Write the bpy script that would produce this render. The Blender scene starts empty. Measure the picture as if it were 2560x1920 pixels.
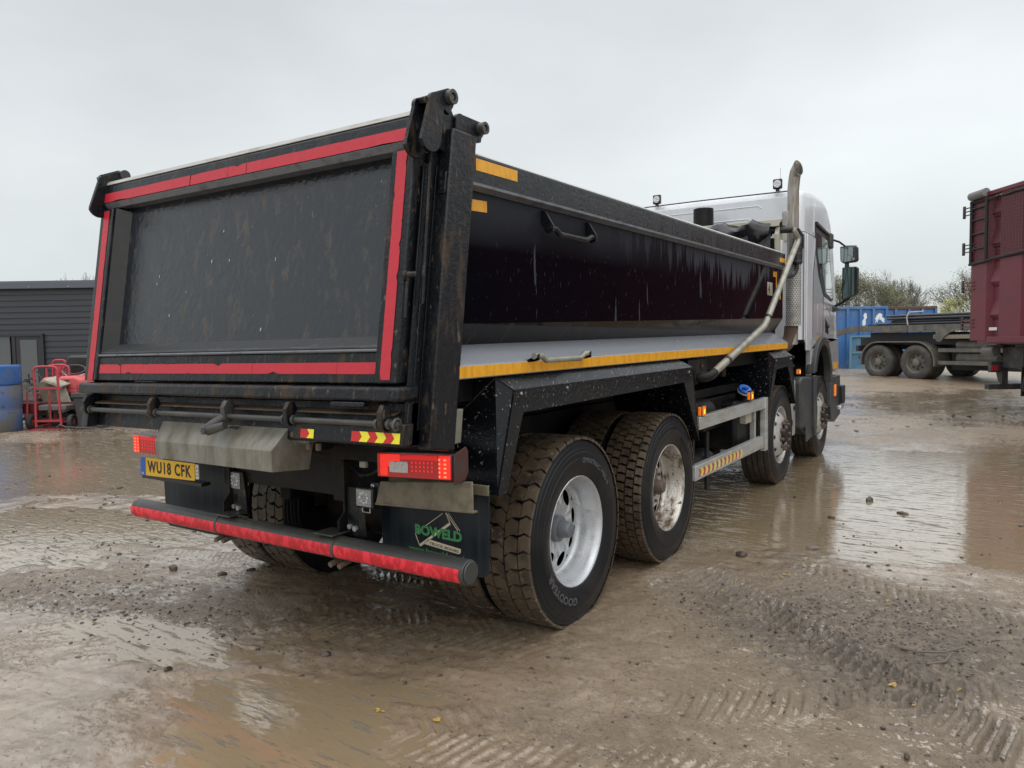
import bpy, bmesh, math, random
import numpy as np
from mathutils import Vector, Matrix, noise as mnoise

S = bpy.context.scene
COL = S.collection
R = math.radians
random.seed(7)

# ------------------------------------------------------------------ camera
cam = bpy.data.objects.new('camera', bpy.data.cameras.new('camera'))
COL.objects.link(cam)
CAM = Vector((3.099, -3.533, 1.555))
YAW, PITCH, ROLL = R(33.129), R(-3.442), R(-0.862)
_F = Vector((-math.sin(YAW)*math.cos(PITCH), math.cos(YAW)*math.cos(PITCH), math.sin(PITCH)))
_X = Vector((math.cos(YAW), math.sin(YAW), 0)); _Y = _X.cross(_F)
_X2 = _X*math.cos(ROLL)+_Y*math.sin(ROLL); _Y2 = -_X*math.sin(ROLL)+_Y*math.cos(ROLL)
mw = Matrix((_X2, _Y2, -_F)).transposed().to_4x4(); mw.translation = CAM
cam.matrix_world = mw
cam.data.sensor_fit = 'HORIZONTAL'; cam.data.sensor_width = 36.0
cam.data.lens = 1854.76/2560*36.0
cam.data.clip_start = 0.05; cam.data.clip_end = 2000
S.camera = cam

# ------------------------------------------------------------------ world: overcast sky
W = bpy.data.worlds.new('World'); S.world = W; W.use_nodes = True
nt = W.node_tree; nt.nodes.clear()
def N(t, typ, **k):
    n = t.nodes.new(typ)
    for a, b in k.items():
        if a == 'inp':
            for i, v in b.items(): n.inputs[i].default_value = v
        else: setattr(n, a, b)
    return n
sky = N(nt, 'ShaderNodeTexSky', sky_type='NISHITA', sun_disc=False, sun_elevation=R(42), sun_rotation=R(150), air_density=1.0, dust_density=3.0)
skys = N(nt, 'ShaderNodeVectorMath', operation='SCALE'); skys.inputs['Scale'].default_value = 0.08
desat = N(nt, 'ShaderNodeHueSaturation'); desat.inputs['Saturation'].default_value = 0.35
tc = N(nt, 'ShaderNodeTexCoord'); sep = N(nt, 'ShaderNodeSeparateXYZ')
ramp = N(nt, 'ShaderNodeValToRGB')
cr = ramp.color_ramp
cr.elements[0].position = 0.0; cr.elements[0].color = (0.64, 0.69, 0.69, 1)
cr.elements[1].position = 1.0; cr.elements[1].color = (2.3, 2.36, 2.42, 1)
for p_, c_ in ((0.08, (0.68, 0.73, 0.735, 1)), (0.21, (0.78, 0.83, 0.845, 1)), (0.40, (0.68, 0.715, 0.75, 1)), (0.55, (1.0, 1.04, 1.08, 1))):
    e = cr.elements.new(p_); e.color = c_
nz = N(nt, 'ShaderNodeTexNoise'); nz.inputs['Scale'].default_value = 1.3; nz.inputs['Detail'].default_value = 5; nz.inputs['Roughness'].default_value = 0.5
mp = N(nt, 'ShaderNodeMapping'); mp.inputs['Scale'].default_value = (1, 1, 2.2)
mr = N(nt, 'ShaderNodeMapRange'); mr.inputs['From Min'].default_value = 0.3; mr.inputs['From Max'].default_value = 0.7; mr.inputs['To Min'].default_value = 0.84; mr.inputs['To Max'].default_value = 1.15
cl = N(nt, 'ShaderNodeVectorMath', operation='SCALE')
mix = N(nt, 'ShaderNodeMix', data_type='RGBA'); mix.inputs[0].default_value = 0.93
bg = N(nt, 'ShaderNodeBackground'); bg.inputs['Strength'].default_value = 1.0
wo = N(nt, 'ShaderNodeOutputWorld')
L = nt.links.new
L(sky.outputs[0], skys.inputs[0]); L(skys.outputs[0], desat.inputs['Color'])
L(tc.outputs['Generated'], sep.inputs[0]); L(sep.outputs['Z'], ramp.inputs[0])
L(tc.outputs['Generated'], mp.inputs[0]); L(mp.outputs[0], nz.inputs['Vector']); L(nz.outputs[0], mr.inputs[0])
L(ramp.outputs[0], cl.inputs[0]); L(mr.outputs[0], cl.inputs['Scale'])
L(desat.outputs[0], mix.inputs['A']); L(cl.outputs[0], mix.inputs['B'])
L(mix.outputs['Result'], bg.inputs['Color']); L(bg.outputs[0], wo.inputs[0])

# ------------------------------------------------------------------ sun behind cloud
sun = bpy.data.objects.new('sun', bpy.data.lights.new('sun', 'SUN')); COL.objects.link(sun)
sun.data.energy = 0.8; sun.data.angle = R(75); sun.data.color = (1.0, 0.97, 0.93)
sun.rotation_euler = (R(48), 0, R(30))
S.view_settings.view_transform = 'Standard'; S.view_settings.look = 'None'
S.view_settings.exposure = 0.13; S.view_settings.gamma = 1.0
S.view_settings.use_curve_mapping = False

# ------------------------------------------------------------------ materials
MATS = {}
def mat(name, col, rough=0.5, metal=0.0, coat=0.0, spec=0.5, ior=1.5, alpha=None, emit=None, estr=0.0,
        dirt=None, dscale=6.0, dthr=(0.5, 0.7), dstretch=(1, 1, 1), drough=None,
        dirt2=None, d2scale=30.0, d2thr=(0.62, 0.7), d2stretch=(1, 1, 1),
        rvar=0.0, rscale=8.0, rstretch=(1, 1, 1), bump=0.0, bscale=60.0, bstretch=(1, 1, 1), cvar=0.0, trans=0.0):
    if name in MATS: return MATS[name]
    m = bpy.data.materials.new(name); m.use_nodes = True
    t = m.node_tree; b = t.nodes['Principled BSDF']; l = t.links.new
    b.inputs['Base Color'].default_value = (*col, 1); b.inputs['Roughness'].default_value = rough
    b.inputs['Metallic'].default_value = metal; b.inputs['Coat Weight'].default_value = coat
    b.inputs['Coat Roughness'].default_value = 0.06
    b.inputs['Specular IOR Level'].default_value = spec; b.inputs['IOR'].default_value = ior
    b.inputs['Transmission Weight'].default_value = trans
    if emit: b.inputs['Emission Color'].default_value = (*emit, 1); b.inputs['Emission Strength'].default_value = estr
    co = N(t, 'ShaderNodeTexCoord')
    def ntex(scale, stretch, detail=6.0, r=0.6):
        mpn = N(t, 'ShaderNodeMapping'); mpn.inputs['Scale'].default_value = stretch
        n = N(t, 'ShaderNodeTexNoise'); n.inputs['Scale'].default_value = scale; n.inputs['Detail'].default_value = detail; n.inputs['Roughness'].default_value = r
        l(co.outputs['Object'], mpn.inputs[0]); l(mpn.outputs[0], n.inputs['Vector']); return n
    colout = None; rgh = None
    if cvar:
        n = ntex(2.5, (1, 1, 1)); mrn = N(t, 'ShaderNodeMapRange'); mrn.inputs['From Min'].default_value = .3; mrn.inputs['From Max'].default_value = .7
        mrn.inputs['To Min'].default_value = 1-cvar; mrn.inputs['To Max'].default_value = 1+cvar
        sc = N(t, 'ShaderNodeVectorMath', operation='SCALE'); sc.inputs[0].default_value = col
        l(n.outputs[0], mrn.inputs[0]); l(mrn.outputs[0], sc.inputs['Scale']); colout = sc.outputs[0]
    if rvar:
        n = ntex(rscale, rstretch); mrn = N(t, 'ShaderNodeMapRange'); mrn.inputs['From Min'].default_value = .35; mrn.inputs['From Max'].default_value = .65
        mrn.inputs['To Min'].default_value = max(0.02, rough-rvar); mrn.inputs['To Max'].default_value = min(1, rough+rvar)
        l(n.outputs[0], mrn.inputs[0]); rgh = mrn.outputs[0]
    for dc, ds, th, stt, dr in ((dirt, dscale, dthr, dstretch, drough), (dirt2, d2scale, d2thr, d2stretch, drough)):
        if dc is None: continue
        n = ntex(ds, stt, 8.0, 0.65); mrn = N(t, 'ShaderNodeMapRange'); mrn.inputs['From Min'].default_value = th[0]; mrn.inputs['From Max'].default_value = th[1]
        l(n.outputs[0], mrn.inputs[0])
        mx = N(t, 'ShaderNodeMix', data_type='RGBA'); l(mrn.outputs[0], mx.inputs[0])
        if colout: l(colout, mx.inputs['A'])
        else: mx.inputs['A'].default_value = (*col, 1)
        mx.inputs['B'].default_value = (*dc, 1); colout = mx.outputs['Result']
        if dr is not None:
            mf = N(t, 'ShaderNodeMix', data_type='FLOAT'); l(mrn.outputs[0], mf.inputs[0])
            if rgh: l(rgh, mf.inputs['A'])
            else: mf.inputs['A'].default_value = rough
            mf.inputs['B'].default_value = dr; rgh = mf.outputs['Result']
    if colout: l(colout, b.inputs['Base Color'])
    if rgh: l(rgh, b.inputs['Roughness'])
    if bump:
        n = ntex(bscale, bstretch, 5.0); bp = N(t, 'ShaderNodeBump'); bp.inputs['Strength'].default_value = bump; bp.inputs['Distance'].default_value = 0.01
        l(n.outputs[0], bp.inputs['Height']); l(bp.outputs[0], b.inputs['Normal'])
    MATS[name] = m; return m

RUST = (0.085, 0.045, 0.022); MUD = (0.17, 0.13, 0.09)
black = mat('black paint', (0.007, 0.009, 0.012), 0.28, spec=.38, dirt=(0.028, 0.028, 0.028), dscale=3.2, dthr=(.48, .68), dstretch=(4, 4, .8), drough=.5, dirt2=(0.075, 0.06, 0.045), d2scale=26, d2thr=(.6, .72), d2stretch=(1, 1, .5), rvar=.1, rscale=14, bump=.25, bscale=55)
black_rust = mat('worn black paint', (0.005, 0.006, 0.008), 0.32, spec=.33, dirt=(0.045, 0.030, 0.018), dscale=5.5, dthr=(.53, .64), dstretch=(2.5, 2.5, .7), drough=.6, dirt2=(0.11, 0.085, 0.06), d2scale=38, d2thr=(.61, .68), d2stretch=(1, 1, .3), rvar=.12, rscale=11, bump=.5, bscale=42)
tail_panel = mat('tailgate skin', (0.008, 0.010, 0.015), 0.14, spec=.7, dirt=(0.050, 0.038, 0.028), dscale=13, dthr=(.54, .68), dstretch=(1.6, 1, .6), drough=.42, dirt2=(0.12, 0.115, 0.11), d2scale=48, d2thr=(.68, .73), d2stretch=(1, 1, .2), rvar=.09, rscale=7, rstretch=(3, 1, .5), bump=.35, bscale=34)
gloss = mat('gloss black side', (0.008, 0.007, 0.006), 0.12, rvar=.06, rscale=9, rstretch=(1, 3, .6), spec=.12, dirt=(0.022, 0.021, 0.02), dscale=7.0, dthr=(.56, .63), dstretch=(1, 2.6, .33), drough=.32, dirt2=(0.16, .16, .17), d2scale=46, d2thr=(.68, .73), d2stretch=(1, 1.6, .5), bump=.03, bscale=30)
dull_black = mat('dull black', (0.004, 0.004, 0.005), 0.45, spec=.25, dirt=(0.022, .017, .012), dscale=5, dthr=(.5, .75), bump=.2)
guard_black = mat('wet black plastic', (0.004, 0.005, 0.007), 0.2, spec=.4, dirt=(0.30, 0.29, .27), dscale=70, dthr=(.625, .66), dstretch=(.8, .8, .8), drough=.25, rvar=.08, bump=.2, bscale=50)
chassis_m = mat('chassis grime', (0.004, 0.004, 0.005), 0.5, spec=.25, dirt=(0.022, .016, .011), dscale=4, dthr=(.45, .7), bump=.4)
worn_grey = mat('worn grey edge', (0.13, 0.14, 0.155), 0.35, dirt=(.06, .06, .065), dscale=12, dthr=(.5, .7), bump=.2)
bare = mat('bare worn steel', (0.42, 0.41, 0.38), 0.42, metal=.1, dirt=(.24, .22, .19), dscale=12, dthr=(.5, .7), dstretch=(.4, .4, 2), rvar=.1)
grey_ledge = mat('wet ledge with painted sky sheen', (0.25, 0.262, 0.285), 0.2, dirt=(.16, .165, .17), dscale=14, dthr=(.6, .74), drough=.35, bump=.25, bscale=60)  # pale grey base stands in for sky reflected on the wet ledge
tape_red = mat('red tape', (0.46, 0.017, 0.032), 0.42, dirt=(.40, .014, .026), dscale=9, dthr=(.5, .75), dstretch=(3, 1, .6), dirt2=(.03, .02, .02), d2scale=22, d2thr=(.685, .70), bump=.2, bscale=24)
tape_hex = mat('red reflective tape', (0.78, 0.03, 0.05), 0.38, dirt=(.50, .010, .02), dscale=30, dthr=(.46, .54), dstretch=(1, 1, .5), dirt2=(.05, .05, .045), d2scale=16, d2thr=(.655, .67))
tape_yel = mat('amber reflective tape', (0.78, 0.37, 0.018), 0.38, dirt=(.62, .28, .010), dscale=24, dthr=(.45, .6), dstretch=(1, 1, .35), bump=.1)
yel = mat('yellow vinyl', (0.75, 0.68, 0.03), .4); redv = mat('red vinyl', (0.5, 0.02, 0.015), .4)
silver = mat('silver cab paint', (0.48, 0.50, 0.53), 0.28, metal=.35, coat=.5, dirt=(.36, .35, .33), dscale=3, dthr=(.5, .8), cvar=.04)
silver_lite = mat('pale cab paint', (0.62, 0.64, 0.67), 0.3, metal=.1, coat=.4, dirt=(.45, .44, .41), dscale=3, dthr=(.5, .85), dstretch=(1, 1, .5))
plas = mat('grey plastic', (0.035, 0.038, 0.042), 0.45, dirt=(.09, .08, .06), dscale=5, dthr=(.5, .75), bump=.15)
blackp = mat('black plastic', (0.012, 0.012, 0.013), 0.35)
rubber = mat('tyre rubber', (0.006, 0.007, 0.009), 0.36, spec=.28, dirt=(.02, .018, .016), dscale=4, dthr=(.5, .75), drough=.5, bump=.15, bscale=30)
rubber_txt = mat('tyre lettering', (0.075, 0.078, 0.088), 0.5)
tread_mud = mat('muddy tread', (0.090, 0.064, 0.040), 0.40, dirt=(.035, .027, .019), dscale=11, dthr=(.45, .65), dirt2=(.20, .155, .105), d2scale=34, d2thr=(.60, .7), bump=.5, bscale=80, rvar=.12)
tread_dark = mat('dark tread', (0.04, 0.032, 0.024), 0.5, dirt=(.10, .075, .05), dscale=9, dthr=(.52, .66), bump=.5, bscale=60)
rim_silver = mat('silver rim', (0.50, 0.51, 0.525), 0.3, metal=.45, dirt=(.27, .24, .20), dscale=11, dthr=(.58, .75), rvar=.1)
rim_rust = mat('rusty chrome rim', (0.50, 0.47, 0.42), 0.3, metal=.6, dirt=(.12, .075, .042), dscale=6, dthr=(.49, .64), dstretch=(2.5, 1, 1), drough=.7, dirt2=(.07, .04, .02), d2scale=20, d2thr=(.58, .64), bump=.4)
rim_steer = mat('dusty steel rim', (0.44, 0.43, 0.41), 0.4, metal=.3, dirt=(.22, .19, .15), dscale=6, dthr=(.45, .7))
nutm = mat('rusty nut', (0.14, 0.10, 0.08), .6, metal=.3, bump=.4)
galv = mat('dirty hitch cover', (0.19, 0.185, 0.155), 0.40, dirt=(.10, .085, .055), dscale=4, dthr=(.42, .66), dstretch=(2.5, 1, .7), drough=.5, dirt2=(.24, .23, .20), d2scale=22, d2thr=(.6, .72), d2stretch=(1.6, 1, .3), bump=.3, bscale=40)
beige_pl = mat('mud coated plate', (0.155, 0.135, 0.09), 0.55, dirt=(.10, .085, .055), dscale=18, dthr=(.45, .65), bump=.3)
bar_m = mat('grimy bar paint', (0.042, 0.043, 0.040), 0.42, dirt=(.075, .07, .06), dscale=6, dthr=(.5, .7), bump=.15)
alu = mat('aluminium rail', (0.50, 0.51, 0.50), 0.36, metal=.45, dirt=(.33, .31, .27), dscale=7, dthr=(.45, .7), dstretch=(1, .5, 2))
arm_m = mat('galvanised tube', (0.36, 0.345, 0.29), 0.42, metal=.35, dirt=(.20, .18, .13), dscale=9, dthr=(.45, .7))
stack_m = mat('exhaust steel', (0.34, 0.32, 0.30), 0.36, metal=.6, dirt=(.20, .15, .11), dscale=7, dthr=(.48, .66), dstretch=(3, 3, .35))
shield_m = mat('heat shield', (0.46, 0.45, 0.43), 0.4, metal=.15, dirt=(.28, .24, .2), dscale=7, dthr=(.5, .7))
cream = mat('cream steel', (0.42, 0.40, 0.33), .5, dirt=(.28, .25, .2), dscale=6, dthr=(.5, .7))
tarp_m = mat('black tarpaulin', (0.016, 0.016, 0.018), 0.28, rvar=.1, bump=.5, bscale=14)
rub_flap = mat('rubber flap', (0.006, 0.010, 0.015), 0.4, spec=.3, dirt=(.018, .024, .03), dscale=14, dthr=(.45, .7), dstretch=(3, 1, .1), bump=.15, bscale=40, bstretch=(3, 1, .1))
green_p = mat('green print', (0.045, 0.22, 0.07), .5); beige_p = mat('beige print', (0.55, 0.48, 0.36), .5)
plate_y = mat('plate yellow', (0.72, 0.42, 0.015), .35); blue_p = mat('plate blue', (0.02, 0.10, 0.45), .4); ink = mat('black ink', (0.01, 0.01, 0.01), .5)
lens_dark = mat('red lens', (0.30, 0.004, 0.006), .12, coat=.5, emit=(1, .012, .012), estr=.12)
lens_lit = mat('lit red lens', (0.6, 0.01, 0.01), .2, emit=(1.0, .035, .02), estr=.6)
lens_hot = mat('lit red diode', (0.8, 0.05, 0.02), .2, emit=(1.0, .25, .10), estr=1.1)
lens_white = mat('clear reflector', (0.62, 0.58, 0.58), .12, metal=.6, bump=.9, bscale=50)
amber = mat('amber lens', (0.7, 0.17, 0.01), .2, emit=(1, .20, .01), estr=.35)
amber_hot = mat('lit amber diode', (0.9, 0.4, 0.02), .2, emit=(1, .42, .03), estr=1.6)
led_m = mat('lamp reflector', (0.6, 0.6, 0.6), .18, metal=.8, bump=1.0, bscale=70)
glass_dark = mat('tinted glass', (0.02, 0.03, 0.032), .03, spec=.8, coat=1.0)
glass_side = mat('cab side glass', (0.34, 0.42, 0.40), .04, spec=1.0, coat=1.0)
mirror_g = mat('mirror glass', (0.30, 0.34, 0.34), .02, metal=1.0)
blue_cap = mat('blue cap', (0.03, 0.16, 0.62), .25)
white_pl = mat('white plastic', (.6, .6, .58), .4)

def side_skin_mat():
    m = bpy.data.materials.new('side skin with water runs and painted sky sheen'); m.use_nodes = True; t = m.node_tree; b = t.nodes['Principled BSDF']; l = t.links.new
    co = N(t, 'ShaderNodeTexCoord'); sp_ = N(t, 'ShaderNodeSeparateXYZ'); l(co.outputs['Object'], sp_.inputs[0])
    def nn_(sc, st, det=6):
        mp_ = N(t, 'ShaderNodeMapping'); mp_.inputs['Scale'].default_value = st; n = N(t, 'ShaderNodeTexNoise'); n.inputs['Scale'].default_value = sc; n.inputs['Detail'].default_value = det
        l(co.outputs['Object'], mp_.inputs[0]); l(mp_.outputs[0], n.inputs['Vector']); return n.outputs[0]
    def ma(op, a, c):
        n = N(t, 'ShaderNodeMath', operation=op)
        for i, q in enumerate((a, c)):
            if isinstance(q, (int, float)): n.inputs[i].default_value = q
            else: l(q, n.inputs[i])
        return n.outputs[0]
    def mr_(a, f0, f1, t0, t1):
        n = N(t, 'ShaderNodeMapRange'); n.inputs['From Min'].default_value = f0; n.inputs['From Max'].default_value = f1; n.inputs['To Min'].default_value = t0; n.inputs['To Max'].default_value = t1; l(a, n.inputs[0]); return n.outputs[0]
    hz_ = ma('SUBTRACT', sp_.outputs['Z'], ma('MULTIPLY', sp_.outputs['Y'], .011))
    up_ = mr_(hz_, 1.85, 2.2, 0, .30)
    runs = ma('ADD', ma('MULTIPLY', nn_(9, (1, 1, .10)), .65), ma('MULTIPLY', nn_(30, (1, 1, .05), 3), .35))
    sum_ = ma('ADD', ma('ADD', runs, up_), mr_(nn_(1.3, (1, 1, .4), 2), .3, .7, -.12, .09))
    jag = mr_(sum_, .64, .72, 0, 1); soft = mr_(up_, .10, .30, 0, .75); side_ = mr_(sp_.outputs['Y'], .3, 2.2, 0, 1)  # soft: sky reflection painted as paler grey up the rear part
    film = ma('ADD', ma('MULTIPLY', jag, side_), ma('MULTIPLY', soft, ma('SUBTRACT', 1.0, side_)))
    fleck = mr_(nn_(42, (1, 1.6, .5)), .66, .71, 0, 1)
    lone = mr_(nn_(6.5, (1, 2.2, .35)), .665, .69, 0, 1)
    f2 = ma('MAXIMUM', film, ma('MAXIMUM', ma('MULTIPLY', fleck, .7), lone))
    mx = N(t, 'ShaderNodeMix', data_type='RGBA'); l(f2, mx.inputs[0]); mx.inputs['A'].default_value = (.0035, .003, .005, 1); mx.inputs['B'].default_value = (.044, .048, .058, 1); l(mx.outputs['Result'], b.inputs['Base Color'])  # grey of the water film has its sky reflection painted in
    l(mr_(f2, 0, 1, .08, .36), b.inputs['Roughness']); b.inputs['Specular IOR Level'].default_value = .035
    n_ = nn_(1.1, (1, 1, 1), 2); bq = N(t, 'ShaderNodeBump'); bq.inputs['Strength'].default_value = .25; bq.inputs['Distance'].default_value = .02; l(n_, bq.inputs['Height']); l(bq.outputs[0], b.inputs['Normal'])
    MATS[m.name] = m; return m
skin_m = side_skin_mat()

# ------------------------------------------------------------------ mesh helpers
WM = {}
class MB:
    def __init__(s): s.v = []; s.f = []; s.mi = []
    def add(s, vs, fs, mi=0, fn=None):
        o = len(s.v)
        for p in vs: s.v.append(tuple(fn(*p)) if fn else tuple(p))
        for f in fs: s.f.append(tuple(i+o for i in f)); s.mi.append(mi)
        return s
    def box(s, x0, x1, y0, y1, z0, z1, mi=0, fn=None):
        v = [(x, y, z) for x in (x0, x1) for y in (y0, y1) for z in (z0, z1)]
        return s.add(v, [(0, 1, 3, 2), (4, 6, 7, 5), (0, 4, 5, 1), (2, 3, 7, 6), (0, 2, 6, 4), (1, 5, 7, 3)], mi, fn)
    def hexa(s, p8, mi=0):   # bottom ring 4, top ring 4
        return s.add(p8, [(0, 3, 2, 1), (4, 5, 6, 7), (0, 1, 5, 4), (1, 2, 6, 5), (2, 3, 7, 6), (3, 0, 4, 7)], mi)
    def prism(s, poly, a0, a1, axis='x', mi=0, fn=None):
        n = len(poly)
        def P(a, p):
            return {'x': (a, p[0], p[1]), 'y': (p[0], a, p[1]), 'z': (p[0], p[1], a)}[axis]
        v = [P(a0, p) for p in poly]+[P(a1, p) for p in poly]
        f = [tuple(range(n)), tuple(range(2*n-1, n-1, -1))]+[(i, (i+1) % n, (i+1) % n+n, i+n) for i in range(n)]
        return s.add(v, f, mi, fn)
    def quad(s, a, b, c, d, mi=0): return s.add([a, b, c, d], [(0, 1, 2, 3)], mi)
    def tube(s, path, r, n=12, mi=0, cap=True):
        P = [Vector(p) for p in path]; rs = r if isinstance(r, (list, tuple)) else [r]*len(P)
        t0 = (P[1]-P[0]).normalized(); u = t0.orthogonal().normalized(); o = len(s.v); prev = t0
        for i, p in enumerate(P):
            if i == 0: t = t0
            elif i == len(P)-1: t = (P[i]-P[i-1]).normalized()
            else: t = ((P[i+1]-P[i]).normalized()+(P[i]-P[i-1]).normalized()).normalized()
            q = prev.rotation_difference(t); u = q @ u; prev = t; w = t.cross(u)
            for k in range(n):
                a = 2*math.pi*k/n; s.v.append(tuple(p+(u*math.cos(a)+w*math.sin(a))*rs[i]))
        for i in range(len(P)-1):
            for k in range(n):
                a = o+i*n+k; b = o+i*n+(k+1) % n; s.f.append((a, b, b+n, a+n)); s.mi.append(mi)
        if cap:
            s.f.append(tuple(range(o+n-1, o-1, -1))); s.mi.append(mi)
            e = o+(len(P)-1)*n; s.f.append(tuple(range(e, e+n))); s.mi.append(mi)
        return s
    def cyl(s, a, b, r, n=16, mi=0): return s.tube([a, b], r, n, mi)
    def lathe(s, prof, n=64, mi=0, c=(0, 0, 0), axis='x', closed=False):
        o = len(s.v); m = len(prof)
        for k in range(n):
            a = 2*math.pi*k/n; ca, sa = math.cos(a), math.sin(a)
            for (h, r) in prof:
                p = {'x': (h, r*ca, r*sa), 'y': (r*ca, h, r*sa), 'z': (r*ca, r*sa, h)}[axis]
                s.v.append((p[0]+c[0], p[1]+c[1], p[2]+c[2]))
        for k in range(n):
            k2 = (k+1) % n
            for j in range(m if closed else m-1):
                j2 = (j+1) % m
                s.f.append((o+k*m+j, o+k2*m+j, o+k2*m+j2, o+k*m+j2)); s.mi.append(mi)
        return s
def obj(name, mb, mats, parent=None, wm=None, bevel=0, seg=2, smooth=True, ang=35, bw=None, data=None):
    if data is None:
        me = bpy.data.meshes.new(name)
        me.from_pydata(mb.v, [], mb.f)
        if not isinstance(mats, (list, tuple)): mats = [mats]
        for m in mats: me.materials.append(m)
        if len(mats) > 1: me.polygons.foreach_set('material_index', mb.mi)
        bm = bmesh.new(); bm.from_mesh(me); bmesh.ops.recalc_face_normals(bm, faces=bm.faces); bm.to_mesh(me); bm.free()
        if smooth:
            me.polygons.foreach_set('use_smooth', [True]*len(me.polygons)); me.set_sharp_from_angle(angle=R(ang))
        me.update()
    else: me = data
    o = bpy.data.objects.new(name, me); COL.objects.link(o)
    wm = wm if wm is not None else Matrix()
    WM[o] = wm
    if parent: o.parent = parent; o.matrix_local = WM[parent].inverted() @ wm
    else: o.matrix_world = wm
    if bevel:
        bv = o.modifiers.new('bevel', 'BEVEL'); bv.width = bevel; bv.segments = seg
        if bw:
            at = me.attributes.new('bevel_weight_edge', 'FLOAT', 'EDGE')
            vals = [1.0 if bw(Vector(me.vertices[e.vertices[0]].co), Vector(me.vertices[e.vertices[1]].co)) else 0.0 for e in me.edges]
            at.data.foreach_set('value', vals); bv.limit_method = 'WEIGHT'
        else: bv.limit_method = 'ANGLE'; bv.angle_limit = R(30)
        bv.harden_normals = False
    return o
def thing(name, label, cat, loc=(0, 0, 0), rz=0.0, group=None):
    o = bpy.data.objects.new(name, None); COL.objects.link(o); o.empty_display_size = .2
    m = Matrix.Translation(Vector(loc)) @ Matrix.Rotation(rz, 4, 'Z'); o.matrix_world = m; WM[o] = m
    return tag(o, label, cat, group)
def tag(o, label=None, cat=None, group=None, kind=None):
    if label: o['label'] = label
    if cat: o['category'] = cat
    if group: o['group'] = group
    if kind: o['kind'] = kind
    return o
def kids(o): return [c for c in list(WM) if c.parent is o]
def copy_tree(root, wm, parent=None):
    c = root.copy(); COL.objects.link(c); WM[c] = wm
    if parent: c.parent = parent; c.matrix_local = WM[parent].inverted() @ wm
    else: c.matrix_world = wm
    for ch in kids(root):
        if ch is c: continue
        copy_tree(ch, wm @ (WM[root].inverted() @ WM[ch]), c)
    return c
def text(body, size=1.0, bold=0.0, sx=1.0, gap=1.0):
    """flat lettering as (verts, faces) in the XY plane, left-bottom at the origin; returns width"""
    cu = bpy.data.curves.new('t', 'FONT'); cu.body = body; cu.size = 1.0; cu.offset = bold; cu.space_character = gap; cu.resolution_u = 3; cu.fill_mode = 'BOTH'
    t = bpy.data.objects.new('t', cu); COL.objects.link(t)
    me = bpy.data.meshes.new_from_object(t.evaluated_get(bpy.context.evaluated_depsgraph_get()))
    v = [tuple(q.co) for q in me.vertices]; f = [tuple(q.vertices) for q in me.polygons]
    bpy.data.objects.remove(t); bpy.data.curves.remove(cu); bpy.data.meshes.remove(me)
    x0 = min(q[0] for q in v); x1 = max(q[0] for q in v); y0 = min(q[1] for q in v); y1 = max(q[1] for q in v)
    k = size/(y1-y0)
    v = [((q[0]-x0)*k*sx, (q[1]-y0)*k, 0) for q in v]
    return v, f, (x1-x0)*k*sx
def arc(cx, cy, r, a0, a1, n):
    return [(cx+r*math.cos(R(a0+(a1-a0)*i/n)), cy+r*math.sin(R(a0+(a1-a0)*i/n))) for i in range(n+1)]
def ss(a, b, x):
    t = np.clip((x-a)/(b-a), 0, 1); return t*t*(3-2*t)
# frame turned like the yard buildings: lateral and depth measured from the standpoint
AX = Vector((math.cos(YAW), math.sin(YAW), 0)); BX = Vector((-math.sin(YAW), math.cos(YAW), 0))
def LD(lat, dep, z=0.0): return Vector((CAM.x, CAM.y, 0))+AX*lat+BX*dep+Vector((0, 0, z))
# ================================================================== ground
def vnoise(x, y, seed):
    xi = np.floor(x).astype(np.int64); yi = np.floor(y).astype(np.int64); fx = x-xi; fy = y-yi
    fx = fx*fx*(3-2*fx); fy = fy*fy*(3-2*fy)
    def h(a, b):
        n = (a*374761393+b*668265263+seed*1442695041) & 0xffffffff
        n = ((n ^ (n >> 13))*1274126177) & 0xffffffff
        return ((n ^ (n >> 16)) & 0xffff)/65535.0
    return (h(xi, yi)*(1-fx)+h(xi+1, yi)*fx)*(1-fy)+(h(xi, yi+1)*(1-fx)+h(xi+1, yi+1)*fx)*fy
def fbm(x, y, f, o, seed):
    s = 0; a = 1; t = 0
    for i in range(o):
        s = s+a*(vnoise(x*f, y*f, seed+i*17)-.5); t += a; a *= .55; f *= 2.03
    return s/t*2
def blob(x, y, cx, cy, rx, ry, ang, soft=.35):
    c, s_ = math.cos(R(ang)), math.sin(R(ang)); u = (x-cx)*c+(y-cy)*s_; v = -(x-cx)*s_+(y-cy)*c
    d = np.sqrt((u/rx)**2+(v/ry)**2); return 1-ss(1-soft, 1+soft, d)
def rise(x, y):
    lat = (x-CAM.x)*AX.x+(y-CAM.y)*AX.y; dep = (x-CAM.x)*BX.x+(y-CAM.y)*BX.y
    return 0.31*ss(12.5, 25, dep)*ss(-3, 4, lat)
def track(x, y, ax_, ay, bx, by, width, pitch, amp, seed, lean=0.6):
    dx, dy = bx-ax_, by-ay; Ln = math.hypot(dx, dy); dx /= Ln; dy /= Ln
    s = (x-ax_)*dx+(y-ay)*dy; t = -(x-ax_)*dy+(y-ay)*dx
    w = (1-ss(width*.42, width*.58, np.abs(t)))*ss(-.15, .1, s)*(1-ss(Ln-.1, Ln+.25, s))
    ph = (s+lean*np.abs(t)+.02*fbm(x, y, 5, 2, seed+3))/pitch
    r = np.abs((ph % 1)-.5)*2
    return w*amp*(ss(.35, .75, r)-.5)*(0.35+.9*vnoise(x*5, y*5, seed))*np.clip(1.6*vnoise(x*1.7, y*1.7, seed+5)-.15, 0, 1)*1.3, w
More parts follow.
